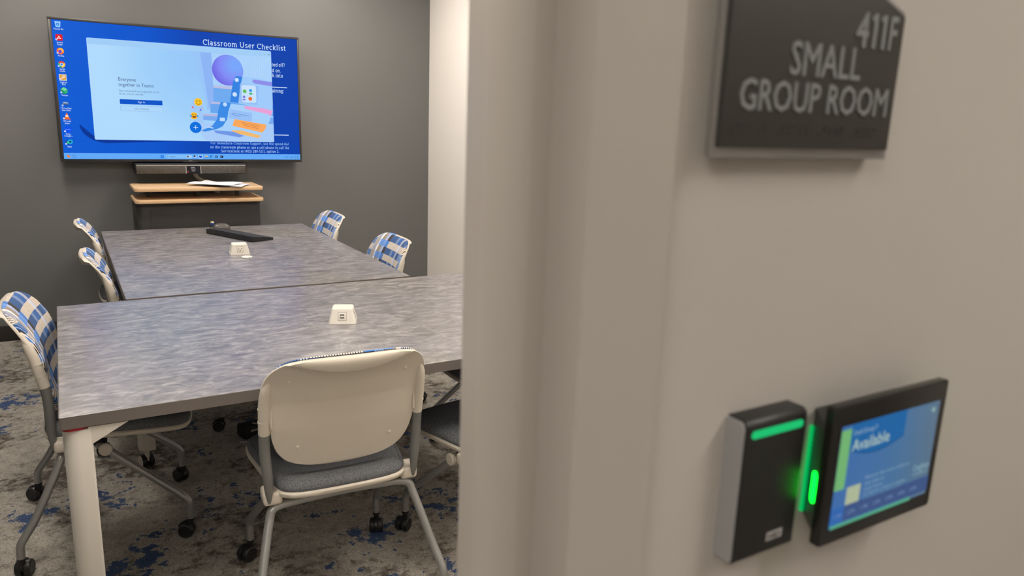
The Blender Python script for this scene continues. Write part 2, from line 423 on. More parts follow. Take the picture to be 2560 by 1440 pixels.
# ------------------------------------------------------------------ chair
def y0(z):
    P = [(.40, -.065), (.49, -.110), (.62, -.144), (.70, -.157), (.76, -.178), (.80, -.200), (.86, -.240)]
    for (a, b), (c, d) in zip(P, P[1:]):
        if z <= c: return b+(d-b)*(z-a)/(c-a)
    return P[-1][1]
def ysurf(x, z): return y0(z) - .024*(1-min(1, abs(x)/.235)**2.2)
def lip(x, z):
    zc = .797 + .051*min(1, (x/.205)**2)
    if z <= zc or zc > .8455: return 0
    s = min(1, (z-zc)/(.848-zc)); k = min(1, s/.10)
    return .031*(k*k*(3-2*k))*math.sqrt(max(.02, 1-s*s))*max(0, 1-(x/.205)**2)**.8
def make_chair(label):
    t = thing('conference_chair', label, 'chair')
    half = [(0, .848), (.06, .848), (.12, .846), (.170, .838), (.205, .817), (.226, .784), (.235, .740), (.236, .700), (.232, .672), (.214, .652),
            (.209, .620), (.204, .585), (.190, .545), (.162, .512), (.115, .493), (.06, .485), (0, .483)]
    ol = half + [(-x, z) for x, z in half[-2:0:-1]]; ol = spline(ol, 4)
    def back(x, z, h):
        L = lip(x, z) if h <= -.004 else 0
        return (x, ysurf(x, z)+h-L, z)
    rings = [(0, q/20, -.004) for q in range(2, 14)] + [(0, .69+.0125*q, -.004) for q in range(25)]
    rings += [(.004, 1, -.0042), (.0012, 1, -.0046), (0, 1, -.002), (0, 1, .003), (.003, 1, .0055), (.010, 1, .005)] + [(0, q/8, .004) for q in range(7, 0, -1)]
    back_o = MB().pad(ol, rings, back).build('backrest', M['ivory'], t, smooth=60)
    half2 = [(0, .8525), (.06, .8525), (.12, .8495), (.168, .840), (.203, .815), (.217, .777), (.225, .740), (.225, .700), (.221, .670), (.206, .650),
             (.201, .620), (.196, .585), (.182, .548), (.155, .518), (.112, .500), (.06, .492), (0, .490)]
    ol2 = half2 + [(-x, z) for x, z in half2[-2:0:-1]]; ol2 = spline(ol2, 4)
    r2 = [(0, .2, .006), (0, .4, .006), (0, .6, .006), (0, .8, .006), (0, .95, .005), (0, 1, .005), (-.001, 1, .010), (.002, 1, .017), (.009, 1, .022), (.02, 1, .0245), (0, .85, .0255), (0, .75, .0255), (0, .6, .0255), (0, .45, .0255), (0, .3, .0255), (0, .15, .0255)]
    MB().pad(ol2, r2, lambda x, z, h: (x, ysurf(x, z)+h, z)).build('back_cushion', M['fabric'], t, smooth=60)['label'] = 'blue, grey and ivory checked fabric'
    # screws on the back
    for x, z in ((-.165, .775), (.165, .775), (-.135, .558), (.135, .558)):
        Mx = Matrix.Translation((x, ysurf(x, z)-.004, z)) @ Matrix.Rotation(PI/2, 4, 'X')
        sc = MB().lathe([(.0055, -.002), (.0055, .001), (.004, .0032), (.0015, .0036), (.0015, .002), (0, .002)], Mx, n=14)
        sc.build('screw', M['ivory'], back_o)
    for s in (-1, 1):
        # ivory sleeve + grey post
        pts = [(s*.2235, y0(.612)-.002, .612), (s*.2240, y0(.66)-.004, .66), (s*.2235, y0(.71)-.005, .71), (s*.2205, y0(.75)-.004, .750), (s*.213, y0(.785)+.001, .785)]
        sl = MB().tube(pts, [.0165, .0165, .0162, .0140, .004], n=18, res=5)
        for z in (.652, .690): sl.tube([(s*.2243, y0(z-.0015)-.0035, z-.0015), (s*.2243, y0(z+.0015)-.0035, z+.0015)], .0171, n=18, smooth=False)
        sl.box(s*.207-.004, s*.207+.004, y0(.66)-.014, y0(.66)+.004, .628, .700, .002)
        sl.build('post_sleeve', M['ivory'], t, smooth=40)
        MB().tube([(s*.2160, -.137, .394), (s*.2165, -.139, .425), (s*.218, -.140, .475), (s*.222, -.139, .525), (s*.224, -.140, .575), (s*.224, y0(.62)-.002, .625)],
                  [.003, .0105, .0150, .0155, .0152, .0152], n=18, res=5).build('back_post', M['metal'], t, smooth=60)
        MB().box(min(s*.178, s*.231), max(s*.178, s*.231), -.138, -.070, .384, .424, .010, 3).build('hinge', M['ivory'], t)
    # seat
    so = [(0, -.178), (.08, -.176), (.145, -.168), (.184, -.145), (.200, -.10), (.212, -.02), (.224, .08), (.231, .16), (.222, .225), (.188, .262), (.12, .279), (0, .284)]
    so = so + [(-x, y) for x, y in so[-2:0:-1]]; so = spline(so, 4)
    zf = lambda y: .004*math.cos((y-.05)*6) - (.012*max(0, (y-.16)/.12)**2)
    MB().pad(so, [(0, .3, .402), (0, .7, .402), (.03, 1, .402), (.006, 1, .406), (.001, 1, .412), (0, 1, .420), (.004, 1, .424), (.02, 1, .424), (0, .5, .424)],
             lambda x, y, h: (x, y, h+zf(y))).build('seat_pan', M['ivory'], t, smooth=50)
    dish = lambda x, y: .010*max(0, 1-(x/.16)**2)*max(0, 1-((y-.0)/.15)**2)
    cu = MB().pad(so, [(0, .5, .423), (.02, 1, .423), (.008, 1, .424), (.005, 1, .430), (.006, 1, .438), (.011, 1, .4455), (.0175, 1, .450), (.019, 1, .4485), (.0205, 1, .4505), (.034, 1, .4545), (0, .75, .457), (0, .55, .457), (0, .35, .457), (0, .15, .457)],
             lambda x, y, h: (x, y, h+zf(y)-(dish(x, y) if h > .45 else 0)))
    cu.build('seat', M['seat'], t, smooth=60)['label'] = 'grey tweed seat cushion'
    MB().box(-.10, .10, -.12, .06, .386, .402, .004).box(-.17, .17, -.03, .01, .366, .390, .006).build('seat_bracket', M['blackm'], t)
    for s in (-1, 1):
        rl = MB().tube([(0, -.105, .375), (s*.10, -.110, .375), (s*.180, -.118, .374), (s*.207, -.123, .364), (s*.216, -.130, .340), (s*.233, -.158, .280), (s*.258, -.205, .185), (s*.271, -.236, .137), (s*.275, -.250, .110), (s*.275, -.252, .065)],
                  .0128, n=16, res=5).build('leg', M['leg_metal'], t, smooth=60)
        fl = MB().tube([(s*.10, -.02, .372), (s*.155, -.018, .370), (s*.178, .005, .358), (s*.190, .06, .310), (s*.208, .17, .212), (s*.217, .222, .165), (s*.220, .246, .135), (s*.220, .250, .105), (s*.220, .250, .065)],
                  .0128, n=16, res=5).build('leg', M['leg_metal'], t, smooth=60)
        for lg, (cx, cy), ang in ((rl, (s*.275, -.252), R(200-35*s)), (fl, (s*.220, .250), R(230+20*s))):
            m = MB(); Mx = Matrix.Translation((cx, cy, 0)) @ Matrix.Rotation(ang, 4, 'Z')
            for q in (-1, 1):
                w_ = Mx @ Matrix.Translation((.016, q*.0145, .0265)) @ Matrix.Rotation(-q*PI/2, 4, 'X')
                m.lathe([(0, -.0105), (.024, -.0105), (.0265, -.008), (.0265, .003), (.025, .0065), (.021, .009), (.019, .0085), (0, .0095)], w_, n=26)
            m.lathe([(.0132, .070), (.0132, .062), (.009, .060), (.009, .03), (0, .03)], Mx, n=14)
            arc = [(.016+.031*math.cos(R(a)), .0265+.031*math.sin(R(a))) for a in range(20, 171, 15)]+[(.016+.02*math.cos(R(a)), .0265+.02*math.sin(R(a))) for a in range(170, 19, -25)]
            m.prism(arc, -.0040, .0040, axis='y', M=Mx)
            m.build('caster', M['black'], lg, smooth=40)
        MB().lathe([(.004, -.05), (.006, -.045), (.006, -.012), (.020, -.010), (.0215, -.007), (.0215, .004), (.019, .007), (0, .0078)],
                   Matrix.Translation((s*.195, .005, .362)) @ Matrix.Rotation(s*PI/2, 4, 'Y'), n=28).build('pivot_cap', M['ivory'], t)
    return t
proto = make_chair('')
CH = [  # x, y, heading (deg, 0 = facing the screen wall), label
    (.654, 2.125, -3, 'chair in front of the nearer table, its ivory back fully toward the viewer'),
    (.060, 2.860, -94, 'chair at the left end of the nearer table, beside its white corner leg'),
    (.308, 3.735, -90, 'chair on the left side of the far table, the closer of the two there'),
    (.308, 4.770, -90, 'chair on the left side of the far table nearest the screen'),
    (1.270, 4.755, 90, 'chair on the right side of the far table nearest the screen, fabric front visible'),
    (1.285, 3.730, 90, 'chair on the right side of the far table, closer to the doorway, fabric front visible'),
    (1.240, 2.110, 9, 'chair half hidden behind the door frame, right of the ivory-backed one'),
    (1.640, 2.760, 90, 'chair tucked under the right end of the nearer table, only its dark seat showing')]
for i, (x, y, a, lb) in enumerate(CH):
    o = proto if i == 0 else copy_tree(proto)
    o.location = (x, y, 0); o.rotation_euler = (0, 0, R(a)); o['label'] = lb; o['group'] = 'wheeled chairs around the tables'

# ------------------------------------------------------------------ things on the tables
def frustum(m, bx, by, tx, ty, h, r, mi=None):
    lo = rrect(-bx, bx, -by, by, r, 5); hi = rrect(-tx, tx, -ty, ty, r*.9, 5); hi2 = rrect(-tx+.003, tx-.003, -ty+.003, ty-.003, r*.7, 5)
    n = len(lo); V = [(a, b, 0) for a, b in lo]+[(a, b, h-.0025) for a, b in hi]+[(a, b, h) for a, b in hi2]
    F = [tuple(range(n))[::-1], tuple(range(2*n, 3*n))]
    for j in (0, n): F += [(j+k, j+(k+1) % n, j+n+(k+1) % n, j+n+k) for k in range(n)]
    m.add(V, F, mi)
def power_box(x, y, rz, label, kinds):
    t = thing('power_box', label, 'power outlet', (x, y, .7405), R(rz), 'white power boxes on the tables')
    m = MB(); h = .053; frustum(m, .0495, .0475, .0375, .0355, h, .009); m.build('housing', M['white'], t)
    for side, kind in kinds:
        sl = math.atan2(.012, h); d = .0475-.006 if side in (0, 2) else .0495-.006
        Mx = Matrix.Rotation(side*PI/2, 4, 'Z') @ Matrix.Translation((0, -(d+.0), h*.5)) @ Matrix.Rotation(-sl, 4, 'X')
        p = MB(); p.box(-.0150, .0150, -.0002, .0012, -.0150, .0150, M=Mx, mi=1)
        p.box(-.0143, .0143, -.0008, .0010, -.0143, .0143, .0004, M=Mx, mi=0)
        if kind == 'usb':
            for z in (-.0042, .0052):
                p.box(-.0072, .0072, -.0011, 0, z-.0028, z+.0028, M=Mx, mi=1); p.box(-.005, .005, -.0013, 0, z-.0001, z+.0012, M=Mx, mi=0)
        else:
            p.box(-.0072, -.0052, -.0011, 0, .000, .0078, M=Mx, mi=1); p.box(.0052, .0070, -.0011, 0, .001, .0078, M=Mx, mi=1)
            p.prism(rrect(-.0026, .0026, -.0088, -.0040, .0024, 4), -.0011, 0, axis='y', M=Mx, mi=1)
        p.build('usb_port' if kind == 'usb' else 'outlet', [M['white'], M['dark']], t)
power_box(.847, 2.588, -22, 'white power box with two USB ports on the nearer table', [(0, 'usb'), (1, 'out')])
power_box(.780, 4.092, -5, 'white power box with an outlet on the far table', [(0, 'out'), (3, 'out')])
cp = MB().lathe([(0, 0), (.026, 0), (.0275, .002), (.026, .0042), (.021, .0048), (.019, .0036), (0, .0034)], n=40).build('round_cap', M['white'])
cp.location = (.790, 3.958, .7405); tag(cp, 'small round white plastic cap lying beside the far power box', 'cap')

def keyboard():
    t = thing('keyboard', 'black full-size keyboard lying askew on the far table', 'keyboard', (.888, 4.640, .7405), math.atan2(-.446, .199))
    # local x along the length, local -y is the raised back edge facing the doorway
    tilt = Matrix.Translation((0, 0, .0125)) @ Matrix.Rotation(R(-6), 4, 'X')
    MB().prism([(-.072, .004), (-.066, 0), (.070, 0), (.074, .006), (.072, .0145), (-.072, .0290)], -.225, .225, axis='x', bev=.0015).build('case', M['black'], t)
    kz = [(-.0555, 'f'), (-.033, 'k'), (-.0142, 'k'), (.0046, 'k'), (.0234, 'k'), (.0422, 's')]
    m = MB()
    for ry, kd in kz:
        x = -.213
        while x < .212:
            wd = .0165
            if abs(x-.085) < .006 or abs(x-.143) < .005: x += .007; continue
            if kd == 's' and -.14 < x < .0: wd = .098
            m.box(x, x+wd, ry-.0078, ry+.0078, .009, .0132, .0012, 1, M=tilt); x += wd+.0025
    m.build('keys', mat('key_caps', (.03, .031, .034), .38), t)
    f = MB(); f.box(-.20, -.17, -.068, -.060, 0, .016, .001); f.box(.17, .20, -.068, -.060, 0, .016, .001); f.build('foot', M['black'], t)
keyboard()
ms = MB()
ol = spline([(0, -.052), (.026, -.046), (.034, -.02), (.033, .015), (.028, .042), (0, .052), (-.028, .042), (-.033, .015), (-.034, -.02), (-.026, -.046)], 4)
ms.pad(ol, [(0, .6, .001), (.003, 1, .001), (0, 1, .006), (.001, 1, .014), (.005, 1, .023), (0, .72, .031), (0, .5, .035), (0, .25, .037)], lambda a, b, h: (a, b, h))
mo = thing('computer_mouse', 'rounded dark grey mouse behind the keyboard', 'mouse', (.848, 4.975, .7405), R(-100))
ms.build('shell', mat('mouse_grey', (.10, .095, .09), .3), mo, smooth=60)
MB().box(-.0035, .0035, .022, .036, .026, .036, .002).build('scroll_wheel', M['black'], mo)

tk = thing('desk_trinket', 'tiny blue and white ball on a thin wire beside the mouse', 'ornament', (.775, 4.915, .7405))
MB().tube([(0, 0, 0), (-.003, 0, .03), (-.006, 0, .062)], .0013, n=8).tube([(0, 0, 0), (.004, .004, .02), (.006, .004, .04)], .001, n=8).lathe([(0, 0), (.010, 0), (.010, .002), (0, .0022)], n=16).build('wire_stand', M['black'], tk)
b_ = MB()
prof = [(max(0, .0128*math.sin(PI*k/10)), .046-.0128*math.cos(PI*k/10)) for k in range(11)]
b_.lathe(prof, Matrix.Translation((.009, .004, 0)), n=18).build('ball', mat('blue_glaze', (.025, .07, .28), .35), tk, smooth=60)
b2 = MB(); b2.lathe([(max(0, .0062*math.sin(PI*k/8)), .053-.0062*math.cos(PI*k/8)) for k in range(9)], Matrix.Translation((.012, -.004, 0)), n=14)
b2.build('white_patch', M['white'], tk, smooth=60)
b3 = MB(); b3.lathe([(.006, .0), (.0055, .004), (.0, .012)], Matrix.Translation((.003, -.002, .052)), n=14)
b3.build('yellow_tip', mat('yellow_glaze', (.55, .40, .16), .4), tk, smooth=60)

# ------------------------------------------------------------------ cart, papers, sound bar
ct = thing('media_cart', 'black equipment cart with two maple shelves under the wall screen', 'cabinet', (.755, 5.30, 0))
body = rrect(-.372, .372, -.180, .170, .035, 6)
MB().prism(body, .06, .895, bev=.002).build('cabinet_body', M['cart'], ct, smooth=40)
MB().box(-.30, .30, -.1825, -.1795, .10, .86, .001).build('door', M['cart'], ct)
MB().prism(rrect(-.366, .366, -.174, .164, .03, 6), .895, .903).build('shadow_gap', M['dark'], ct)
MB().box(-.3745, -.3725, -.10, -.07, .74, .80, .0008).build('latch', M['dark'], ct)
for z in (.9105, .9835):
    y_1 = .02
    MB().prism(rrect(-.383, .383, -.240, .115, .035, 7), z-.010, z+.013, bev=.005).build('shelf', M['wood'], ct, smooth=40)
for x in (-.29, 0, .25):
    MB().box(x-.010, x+.010, -.06, -.03, .9235, .9735).build('shelf_post', M['black'], ct)
for sx in (-1, 1):
    for sy in (-1, 1):
        w_ = Matrix.Translation((sx*.32, sy*.13, .03)) @ Matrix.Rotation(PI/2, 4, 'Y')
        MB().lathe([(0, -.012), (.028, -.012), (.03, -.008), (.03, .008), (.028, .012), (0, .012)], w_, n=20).box(sx*.32-.01, sx*.32+.01, sy*.13-.01, sy*.13+.01, .03, .0595).build('caster', M['black'], ct)
def sheet(x, y, z, rz, curl, label, amp=.004, wx=.216, wy=.279):
    n, k = 12, 14; V = []; F = []
    for s_ in (0, 1):
        for i in range(n+1):
            for j in range(k+1):
                u, v = i/n-.5, j/k-.5
                h = amp*math.sin(u*5+curl)*math.cos(v*4+curl*2)+abs(amp) + .02*max(0, (u+v)-.72)*abs(curl)
                V.append((u*wx, v*wy, h + s_*.0003))
    st = (n+1)*(k+1)
    for s_ in (0, 1):
        for i in range(n):
            for j in range(k):
                a = s_*st+i*(k+1)+j; q = (a, a+k+1, a+k+2, a+1); F.append(q if s_ else q[::-1])
    o = MB().add(V, F).build('paper_sheet', M['paper'], smooth=80)
    o.location = (x, y, z); o.rotation_euler = (0, 0, R(rz)); return tag(o, label, 'paper', 'loose sheets of paper on the upper shelf')
sheet(.925, 5.235, .9970, 24, .4, 'lowest sheet of paper on the maple shelf, sticking out behind the stack', .002)
sheet(.915, 5.175, 1.0015, 62, 1.3, 'middle sheet of paper on the maple shelf, a corner showing at the right', .002)
sheet(.860, 5.190, 1.0062, 47, 2.2, 'topmost crumpled white sheet of paper, corner pointing over the shelf edge', .005)

sb = thing('sound_bar', 'grey video sound bar mounted under the wall screen', 'speaker', (.748, 5.33, 1.06))
MB().prism([(-.335, .006), (-.3395, .012), (-.3395, .15), (.3395, .15), (.3395, .012), (.335, .006)], 0, .066, bev=.003).build('housing', M['blackm'], sb)
MB().box(-.334, -.040, 0, .008, .003, .052, .002).build('grille', M['grille'], sb); MB().box(.050, .334, 0, .008, .003, .052, .002).build('grille', M['grille'], sb)
MB().box(-.334, .334, -.0006, .008, .0525, .0585, .001).box(-.043, -.0385, -.001, .008, .002, .052, .0005).box(.0465, .051, -.001, .008, .002, .052, .0005).build('trim_strip', M['silver'], sb)
MB().box(-.038, .046, .0005, .009, .003, .052).build('camera_window', mat('black_gloss', (.008, .008, .012), .1), sb)
MB().lathe([(.015, 0), (.0155, .004), (.012, .006), (.006, .004), (0, .004)], Matrix.Translation((.002, .001, .030)) @ Matrix.Rotation(PI/2, 4, 'X'), n=24).build('lens', mat('lens', (.05, .05, .06), .15, coat=.5), sb)
MB().lathe([(.006, 0), (.005, .001), (0, .0012)], Matrix.Translation((-.030, .0005, .014)) @ Matrix.Rotation(PI/2, 4, 'X'), n=14).build('indicator', mat('red_led', (.25, .01, .02), .3), sb)
cb = MB().tube([(.785, 5.507, 1.10), (.785, 5.507, 1.05), (.80, 5.507, 1.02), (.85, 5.507, .985), (.90, 5.507, .945), (.93, 5.507, .90), (.935, 5.510, .80)], [.0145]*7, n=12).build('cable_sleeve', M['cable'])
tag(cb, 'beige cable sleeve curving down from the sound bar behind the cart', 'cable')

# ------------------------------------------------------------------ wall screen
YS = 5.40; SX0, SX1, SZ0, SZ1 = .0262, 1.4710, 1.1514, 1.9661
tv = thing('wall_screen', 'large flat screen on the grey wall showing a blue desktop', 'screen', (0, 0, 0))
MB().box(SX0-.019, SX1+.013, YS+.004, YS+.045, SZ0-.017, SZ1+.014, .004).box(SX0+.12, SX1-.12, YS+.04, YS+.09, SZ0+.12, SZ1-.12, .01).build('housing', M['tv'], tv)
b_ = MB(); y_a, y_b = YS-.003, YS+.010
b_.box(SX0-.020, SX1+.014, y_a, y_b, SZ1, SZ1+.015, .002); b_.box(SX0-.020, SX1+.014, y_a, y_b, SZ0-.018, SZ0, .002)
b_.box(SX0-.020, SX0, y_a, y_b, SZ0, SZ1, .002); b_.box(SX1, SX1+.014, y_a, y_b, SZ0, SZ1, .002)
b_.box(.70, .79, y_a-.001, y_b, SZ0-.021, SZ0-.012, .002)
b_.build('bezel', M['tv'], tv)
MB().box(.50, 1.00, YS+.09, YB, 1.35, 1.75, .005).build('wall_mount', M['blackm'], tv)

class Screen:
    """flat content drawn as thin coloured layers on a display; pixels of the display, y down"""
    def __init__(s, x0, x1, z0, z1, y, W, H, dy=.00012, gain=1.0):
        s.a = (x0, x1, z0, z1, y, W, H, dy); s.mb = MB(); s.mb.flat = True; s.mats = []; s.idx = {}; s.layer = 0; s.gain = gain
    def mi(s, c):
        if c not in s.idx:
            s.idx[c] = len(s.mats)
            if isinstance(c, str): s.mats.append(M[c])
            else:
                l_ = lin(c); s.mats.append(mat('display_colour', rough=.25, spec=.04, emit=l_, es=s.gain))
        return s.idx[c]
    def P(s, u, v):
        x0, x1, z0, z1, y, W, H, dy = s.a
        return (x0+(x1-x0)*u/W, y-dy*s.layer, z1-(z1-z0)*v/H)
    def poly(s, pts, c):
        s.layer += 1; V = [s.P(*p) for p in pts]
        s.mb.add(V, [tuple(range(len(V)))], s.mi(c))
    def rect(s, u0, v0, u1, v1, c, r=0):
        s.poly(rrect(u0, u1, v0, v1, r, 5) if r else [(u0, v0), (u1, v0), (u1, v1), (u0, v1)], c)
    def circ(s, u, v, r, c, ry=None, a0=0, a1=360):
        n = 32; s.poly([(u+r*math.cos(R(a0+(a1-a0)*k/n)), v+(ry or r)*math.sin(R(a0+(a1-a0)*k/n))) for k in range(n if a1-a0 == 360 else n+1)], c)
    def line(s, pts, wd, c):
        s.layer += 1
        for (a, b), (p, q) in zip(pts, pts[1:]):
            L = math.hypot(p-a, q-b) or 1; nx, ny = -(q-b)/L*wd/2, (p-a)/L*wd/2
            s.mb.add([s.P(a+nx, b+ny), s.P(p+nx, q+ny), s.P(p-nx, q-ny), s.P(a-nx, b-ny)], [(0, 1, 2, 3)], s.mi(c))
    def text(s, u, v, body, size, c, bold=0, align='LEFT', width=None, shear=0):
        vs_, fs = text_mesh(body, 1.0, bold, 'LEFT', shear=shear)
        mx = max(p[0] for p in vs_); k = (width/mx if width else size/ .73*1.0)
        kx = k; ky = size/.73
        ox = {'LEFT': 0, 'RIGHT': -mx*kx, 'CENTER': -mx*kx/2}[align]
        s.layer += 1; s.mb.add([s.P(u+ox+x*kx, v-y*ky) for x, y in vs_], fs, s.mi(c))
    def serif_text(s, u, v, body, size, c, width, wt):
        out = SLAB.layout(body); mx = out[1]; kx = width/mx; ky = size
        s.layer += 1
        for poly in out[0]:
            s.mb.add([s.P(u+x*kx, v-y*ky) for x, y in poly], [tuple(range(len(poly)))], s.mi(c))
    def build(s, parent, name='screen'):
        return s.mb.build(name, s.mats, parent, smooth=0)

# slab-serif letters drawn as strokes: x height .52, cap height .72, descender -.2
class Slab:
    W = .085; S = .055
    def __init__(s):
        X = .52; K = .72; g = {}
        def arc(cx, cy, rx, ry, a0, a1, n=12): return [(cx+rx*math.cos(R(a0+(a1-a0)*k/n)), cy+ry*math.sin(R(a0+(a1-a0)*k/n))) for k in range(n+1)]
        def stem(x, y0_, y1, bot=True, top=True, l=.07, r=.07):
            o = [('s', [(x, y0_), (x, y1)])]
            if bot: o.append(('t', [(x-l, y0_+.028), (x+r, y0_+.028)]))
            if top: o.append(('t', [(x-l, y1-.028), (x+(r if top == 2 else .0), y1-.028)]))
            return o
        bowl = lambda cx, rx=.17: [('s', arc(cx, X/2, rx, X/2-.035, 0, 360, 20))]
        g['a'] = ([('s', [(.08, .42)]+arc(.20, .36, .12, .125, 130, 0, 7)+[(.32, .05)]), ('t', [(.32, .028), (.41, .028)]), ('s', arc(.20, .15, .13, .12, 60, 360, 14))], .44)
        g['b'] = (stem(.11, 0, .74, False, 1)+bowl(.28), .50)
        g['c'] = ([('s', arc(.24, .26, .175, .225, 50, 315))], .44)
        g['d'] = (bowl(.23)+[('s', [(.39, 0), (.39, .74)]), ('t', [(.31, .712), (.39, .712)]), ('t', [(.39, .028), (.46, .028)])], .50)
        g['e'] = ([('s', [(.08, .28), (.41, .28)]), ('s', arc(.245, .26, .17, .225, 5, 310))], .48)
        g['f'] = ([('s', [(.13, 0), (.13, .58)]+arc(.25, .58, .12, .12, 180, 60, 6)), ('t', [(.05, .028), (.25, .028)]), ('t', [(.04, .49), (.27, .49)])], .34)
        g['g'] = ([('s', arc(.22, .34, .14, .145, 0, 360, 16)), ('s', [(.14, .21), (.10, .13), (.30, .07), (.40, -.02)]+arc(.23, -.07, .17, .09, 20, -200, 10)), ('t', [(.33, .46), (.44, .49)])], .47)
        g['h'] = (stem(.11, 0, .74)+[('s', arc(.26, .34, .15, .145, 170, 0, 8)+[(.41, 0)]), ('t', [(.34, .028), (.48, .028)])], .52)
        g['i'] = (stem(.12, 0, X)+[('d', (.12, .68))], .25)
        g['k'] = (stem(.11, 0, .74)+[('s', [(.11, .2), (.38, .50)]), ('s', [(.2, .3), (.40, .02)]), ('t', [(.32, .028), (.46, .028)]), ('t', [(.30, .49), (.45, .49)])], .49)
        g['l'] = (stem(.12, 0, .74), .25)
        g['m'] = (stem(.11, 0, X)+[('s', arc(.245, .34, .135, .145, 170, 0, 8)+[(.38, 0)]), ('s', arc(.515, .34, .135, .145, 170, 0, 8)+[(.65, 0)]), ('t', [(.32, .028), (.45, .028)]), ('t', [(.58, .028), (.72, .028)])], .76)
        g['n'] = (stem(.11, 0, X)+[('s', arc(.26, .34, .15, .145, 170, 0, 8)+[(.41, 0)]), ('t', [(.34, .028), (.48, .028)])], .52)
        g['o'] = ([('s', arc(.25, .26, .18, .225, 0, 360, 20))], .50)
        g['p'] = (stem(.11, -.2, X, True, 1)+bowl(.28), .50)
        g['r'] = (stem(.11, 0, X, True, 1)+[('s', arc(.27, .31, .15, .17, 165, 60, 6))], .38)
        g['s'] = ([('s', [(.35, .43)]+arc(.21, .385, .115, .10, 60, 240, 8)+arc(.21, .14, .135, .105, 75, -160, 10))], .42)
        g['t'] = ([('s', [(.14, .66), (.14, .14)]+arc(.24, .13, .10, .095, 180, 300, 6)), ('t', [(.03, .49), (.30, .49)])], .35)
        g['u'] = ([('s', [(.11, X)]+arc(.25, .18, .14, .145, 180, 350, 8)), ('s', [(.39, X), (.39, 0)]), ('t', [(.04, .49), (.11, .49)]), ('t', [(.32, .49), (.39, .49)]), ('t', [(.39, .028), (.46, .028)])], .50)
        g['v'] = ([('s', [(.07, X), (.22, 0), (.37, X)]), ('t', [(.0, .49), (.14, .49)]), ('t', [(.30, .49), (.44, .49)])], .44)
        g['w'] = ([('s', [(.07, X), (.20, 0), (.34, .45), (.48, 0), (.61, X)]), ('t', [(0, .49), (.14, .49)]), ('t', [(.54, .49), (.68, .49)])], .68)
        g['x'] = ([('s', [(.07, X), (.37, 0)]), ('s', [(.37, X), (.07, 0)]), ('t', [(0, .028), (.14, .028)]), ('t', [(.30, .028), (.44, .028)])], .44)
        g['y'] = ([('s', [(.07, X), (.22, .03)]), ('s', [(.37, X), (.18, -.12), (.08, -.17)]), ('t', [(0, .49), (.14, .49)]), ('t', [(.30, .49), (.44, .49)])], .44)
        g['C'] = ([('s', arc(.36, .36, .28, .325, 48, 312, 18)), ('s', [(.56, .52), (.56, .70)])], .62)
        g['U'] = ([('s', [(.13, K)]+arc(.34, .25, .21, .215, 180, 360, 12)+[(.55, K)]), ('t', [(.04, .69), (.23, .69)]), ('t', [(.46, .69), (.64, .69)])], .68)
        g['F'] = (stem(.14, 0, K)+[('s', [(.14, .685), (.52, .685), (.52, .55)]), ('t', [(.14, .37), (.42, .37)])], .56)
        g['S'] = ([('s', [(.46, .58)]+arc(.28, .53, .17, .155, 60, 250, 10)+arc(.28, .20, .19, .165, 75, -165, 12))], .54)
        g['D'] = (stem(.14, 0, K, True, 1)+[('s', [(.14, .03), (.3, .03)]+arc(.32, .36, .26, .33, -80, 80, 12)+[(.14, .69)])], .64)
        g['0'] = ([('s', arc(.24, .36, .17, .325, 0, 360, 20))], .48)
        g['1'] = ([('s', [(.08, .58), (.24, .69)]), ('s', [(.22, .70), (.22, 0)]), ('t', [(.10, .028), (.34, .028)])], .40)
        g['2'] = ([('s', arc(.23, .52, .16, .165, 160, -20, 8)+[(.10, .06)]), ('s', [(.06, .04), (.42, .04)])], .48)
        g['4'] = ([('s', [(.34, 0), (.34, .70)]), ('s', [(.32, .66), (.06, .22)]), ('s', [(.03, .22), (.46, .22)])], .50)
        g['8'] = ([('s', arc(.24, .53, .13, .15, 0, 360, 14)), ('s', arc(.24, .20, .165, .17, 0, 360, 14))], .48)
        g['('] = ([('s', arc(.28, .30, .18, .46, 130, 230, 8))], .26)
        g[')'] = ([('s', arc(-.02, .30, .18, .46, 50, -50, 8))], .26)
        g['-'] = ([('s', [(.05, .28), (.25, .28)])], .32)
        g[','] = ([('s', [(.12, .05), (.07, -.12)])], .24); g['.'] = ([('d', (.11, .05))], .24)
        g[':'] = ([('d', (.11, .05)), ('d', (.11, .45))], .26)
        g['?'] = ([('s', arc(.22, .54, .14, .14, 160, -60, 8)+[(.21, .20)]), ('d', (.21, .05))], .44)
        g[' '] = ([], .24)
        s.g = g
    def stroke(s, pts, wd):
        out = []; n = len(pts)
        if n < 2: return out
        N = []
        for i in range(n):
            a = pts[max(i-1, 0)]; b = pts[min(i+1, n-1)]; dx, dy = b[0]-a[0], b[1]-a[1]; L = math.hypot(dx, dy) or 1
            N.append((-dy/L*wd/2, dx/L*wd/2))
        for i in range(n-1):
            (x, y), (p, q) = pts[i], pts[i+1]; a, b = N[i], N[i+1]
            out.append([(x+a[0], y+a[1]), (x-a[0], y-a[1]), (p-b[0], q-b[1]), (p+b[0], q+b[1])])
        return out
    def layout(s, body, wt=1.0):
        x = 0; out = []
        for ch in body:
            el, adv = s.g.get(ch, s.g[' '])
            for k, d in el:
                if k == 's': ps = s.stroke(d, s.W*wt)
                elif k == 't': ps = s.stroke(d, s.S*wt)
                else: ps = [[(d[0]+.06*math.cos(a*PI/4), d[1]+.06*math.sin(a*PI/4)) for a in range(8)]]
                out += [[(p[0]+x, p[1]) for p in q] for q in ps]
            x += adv+.035
        return out, x
SLAB = Slab()

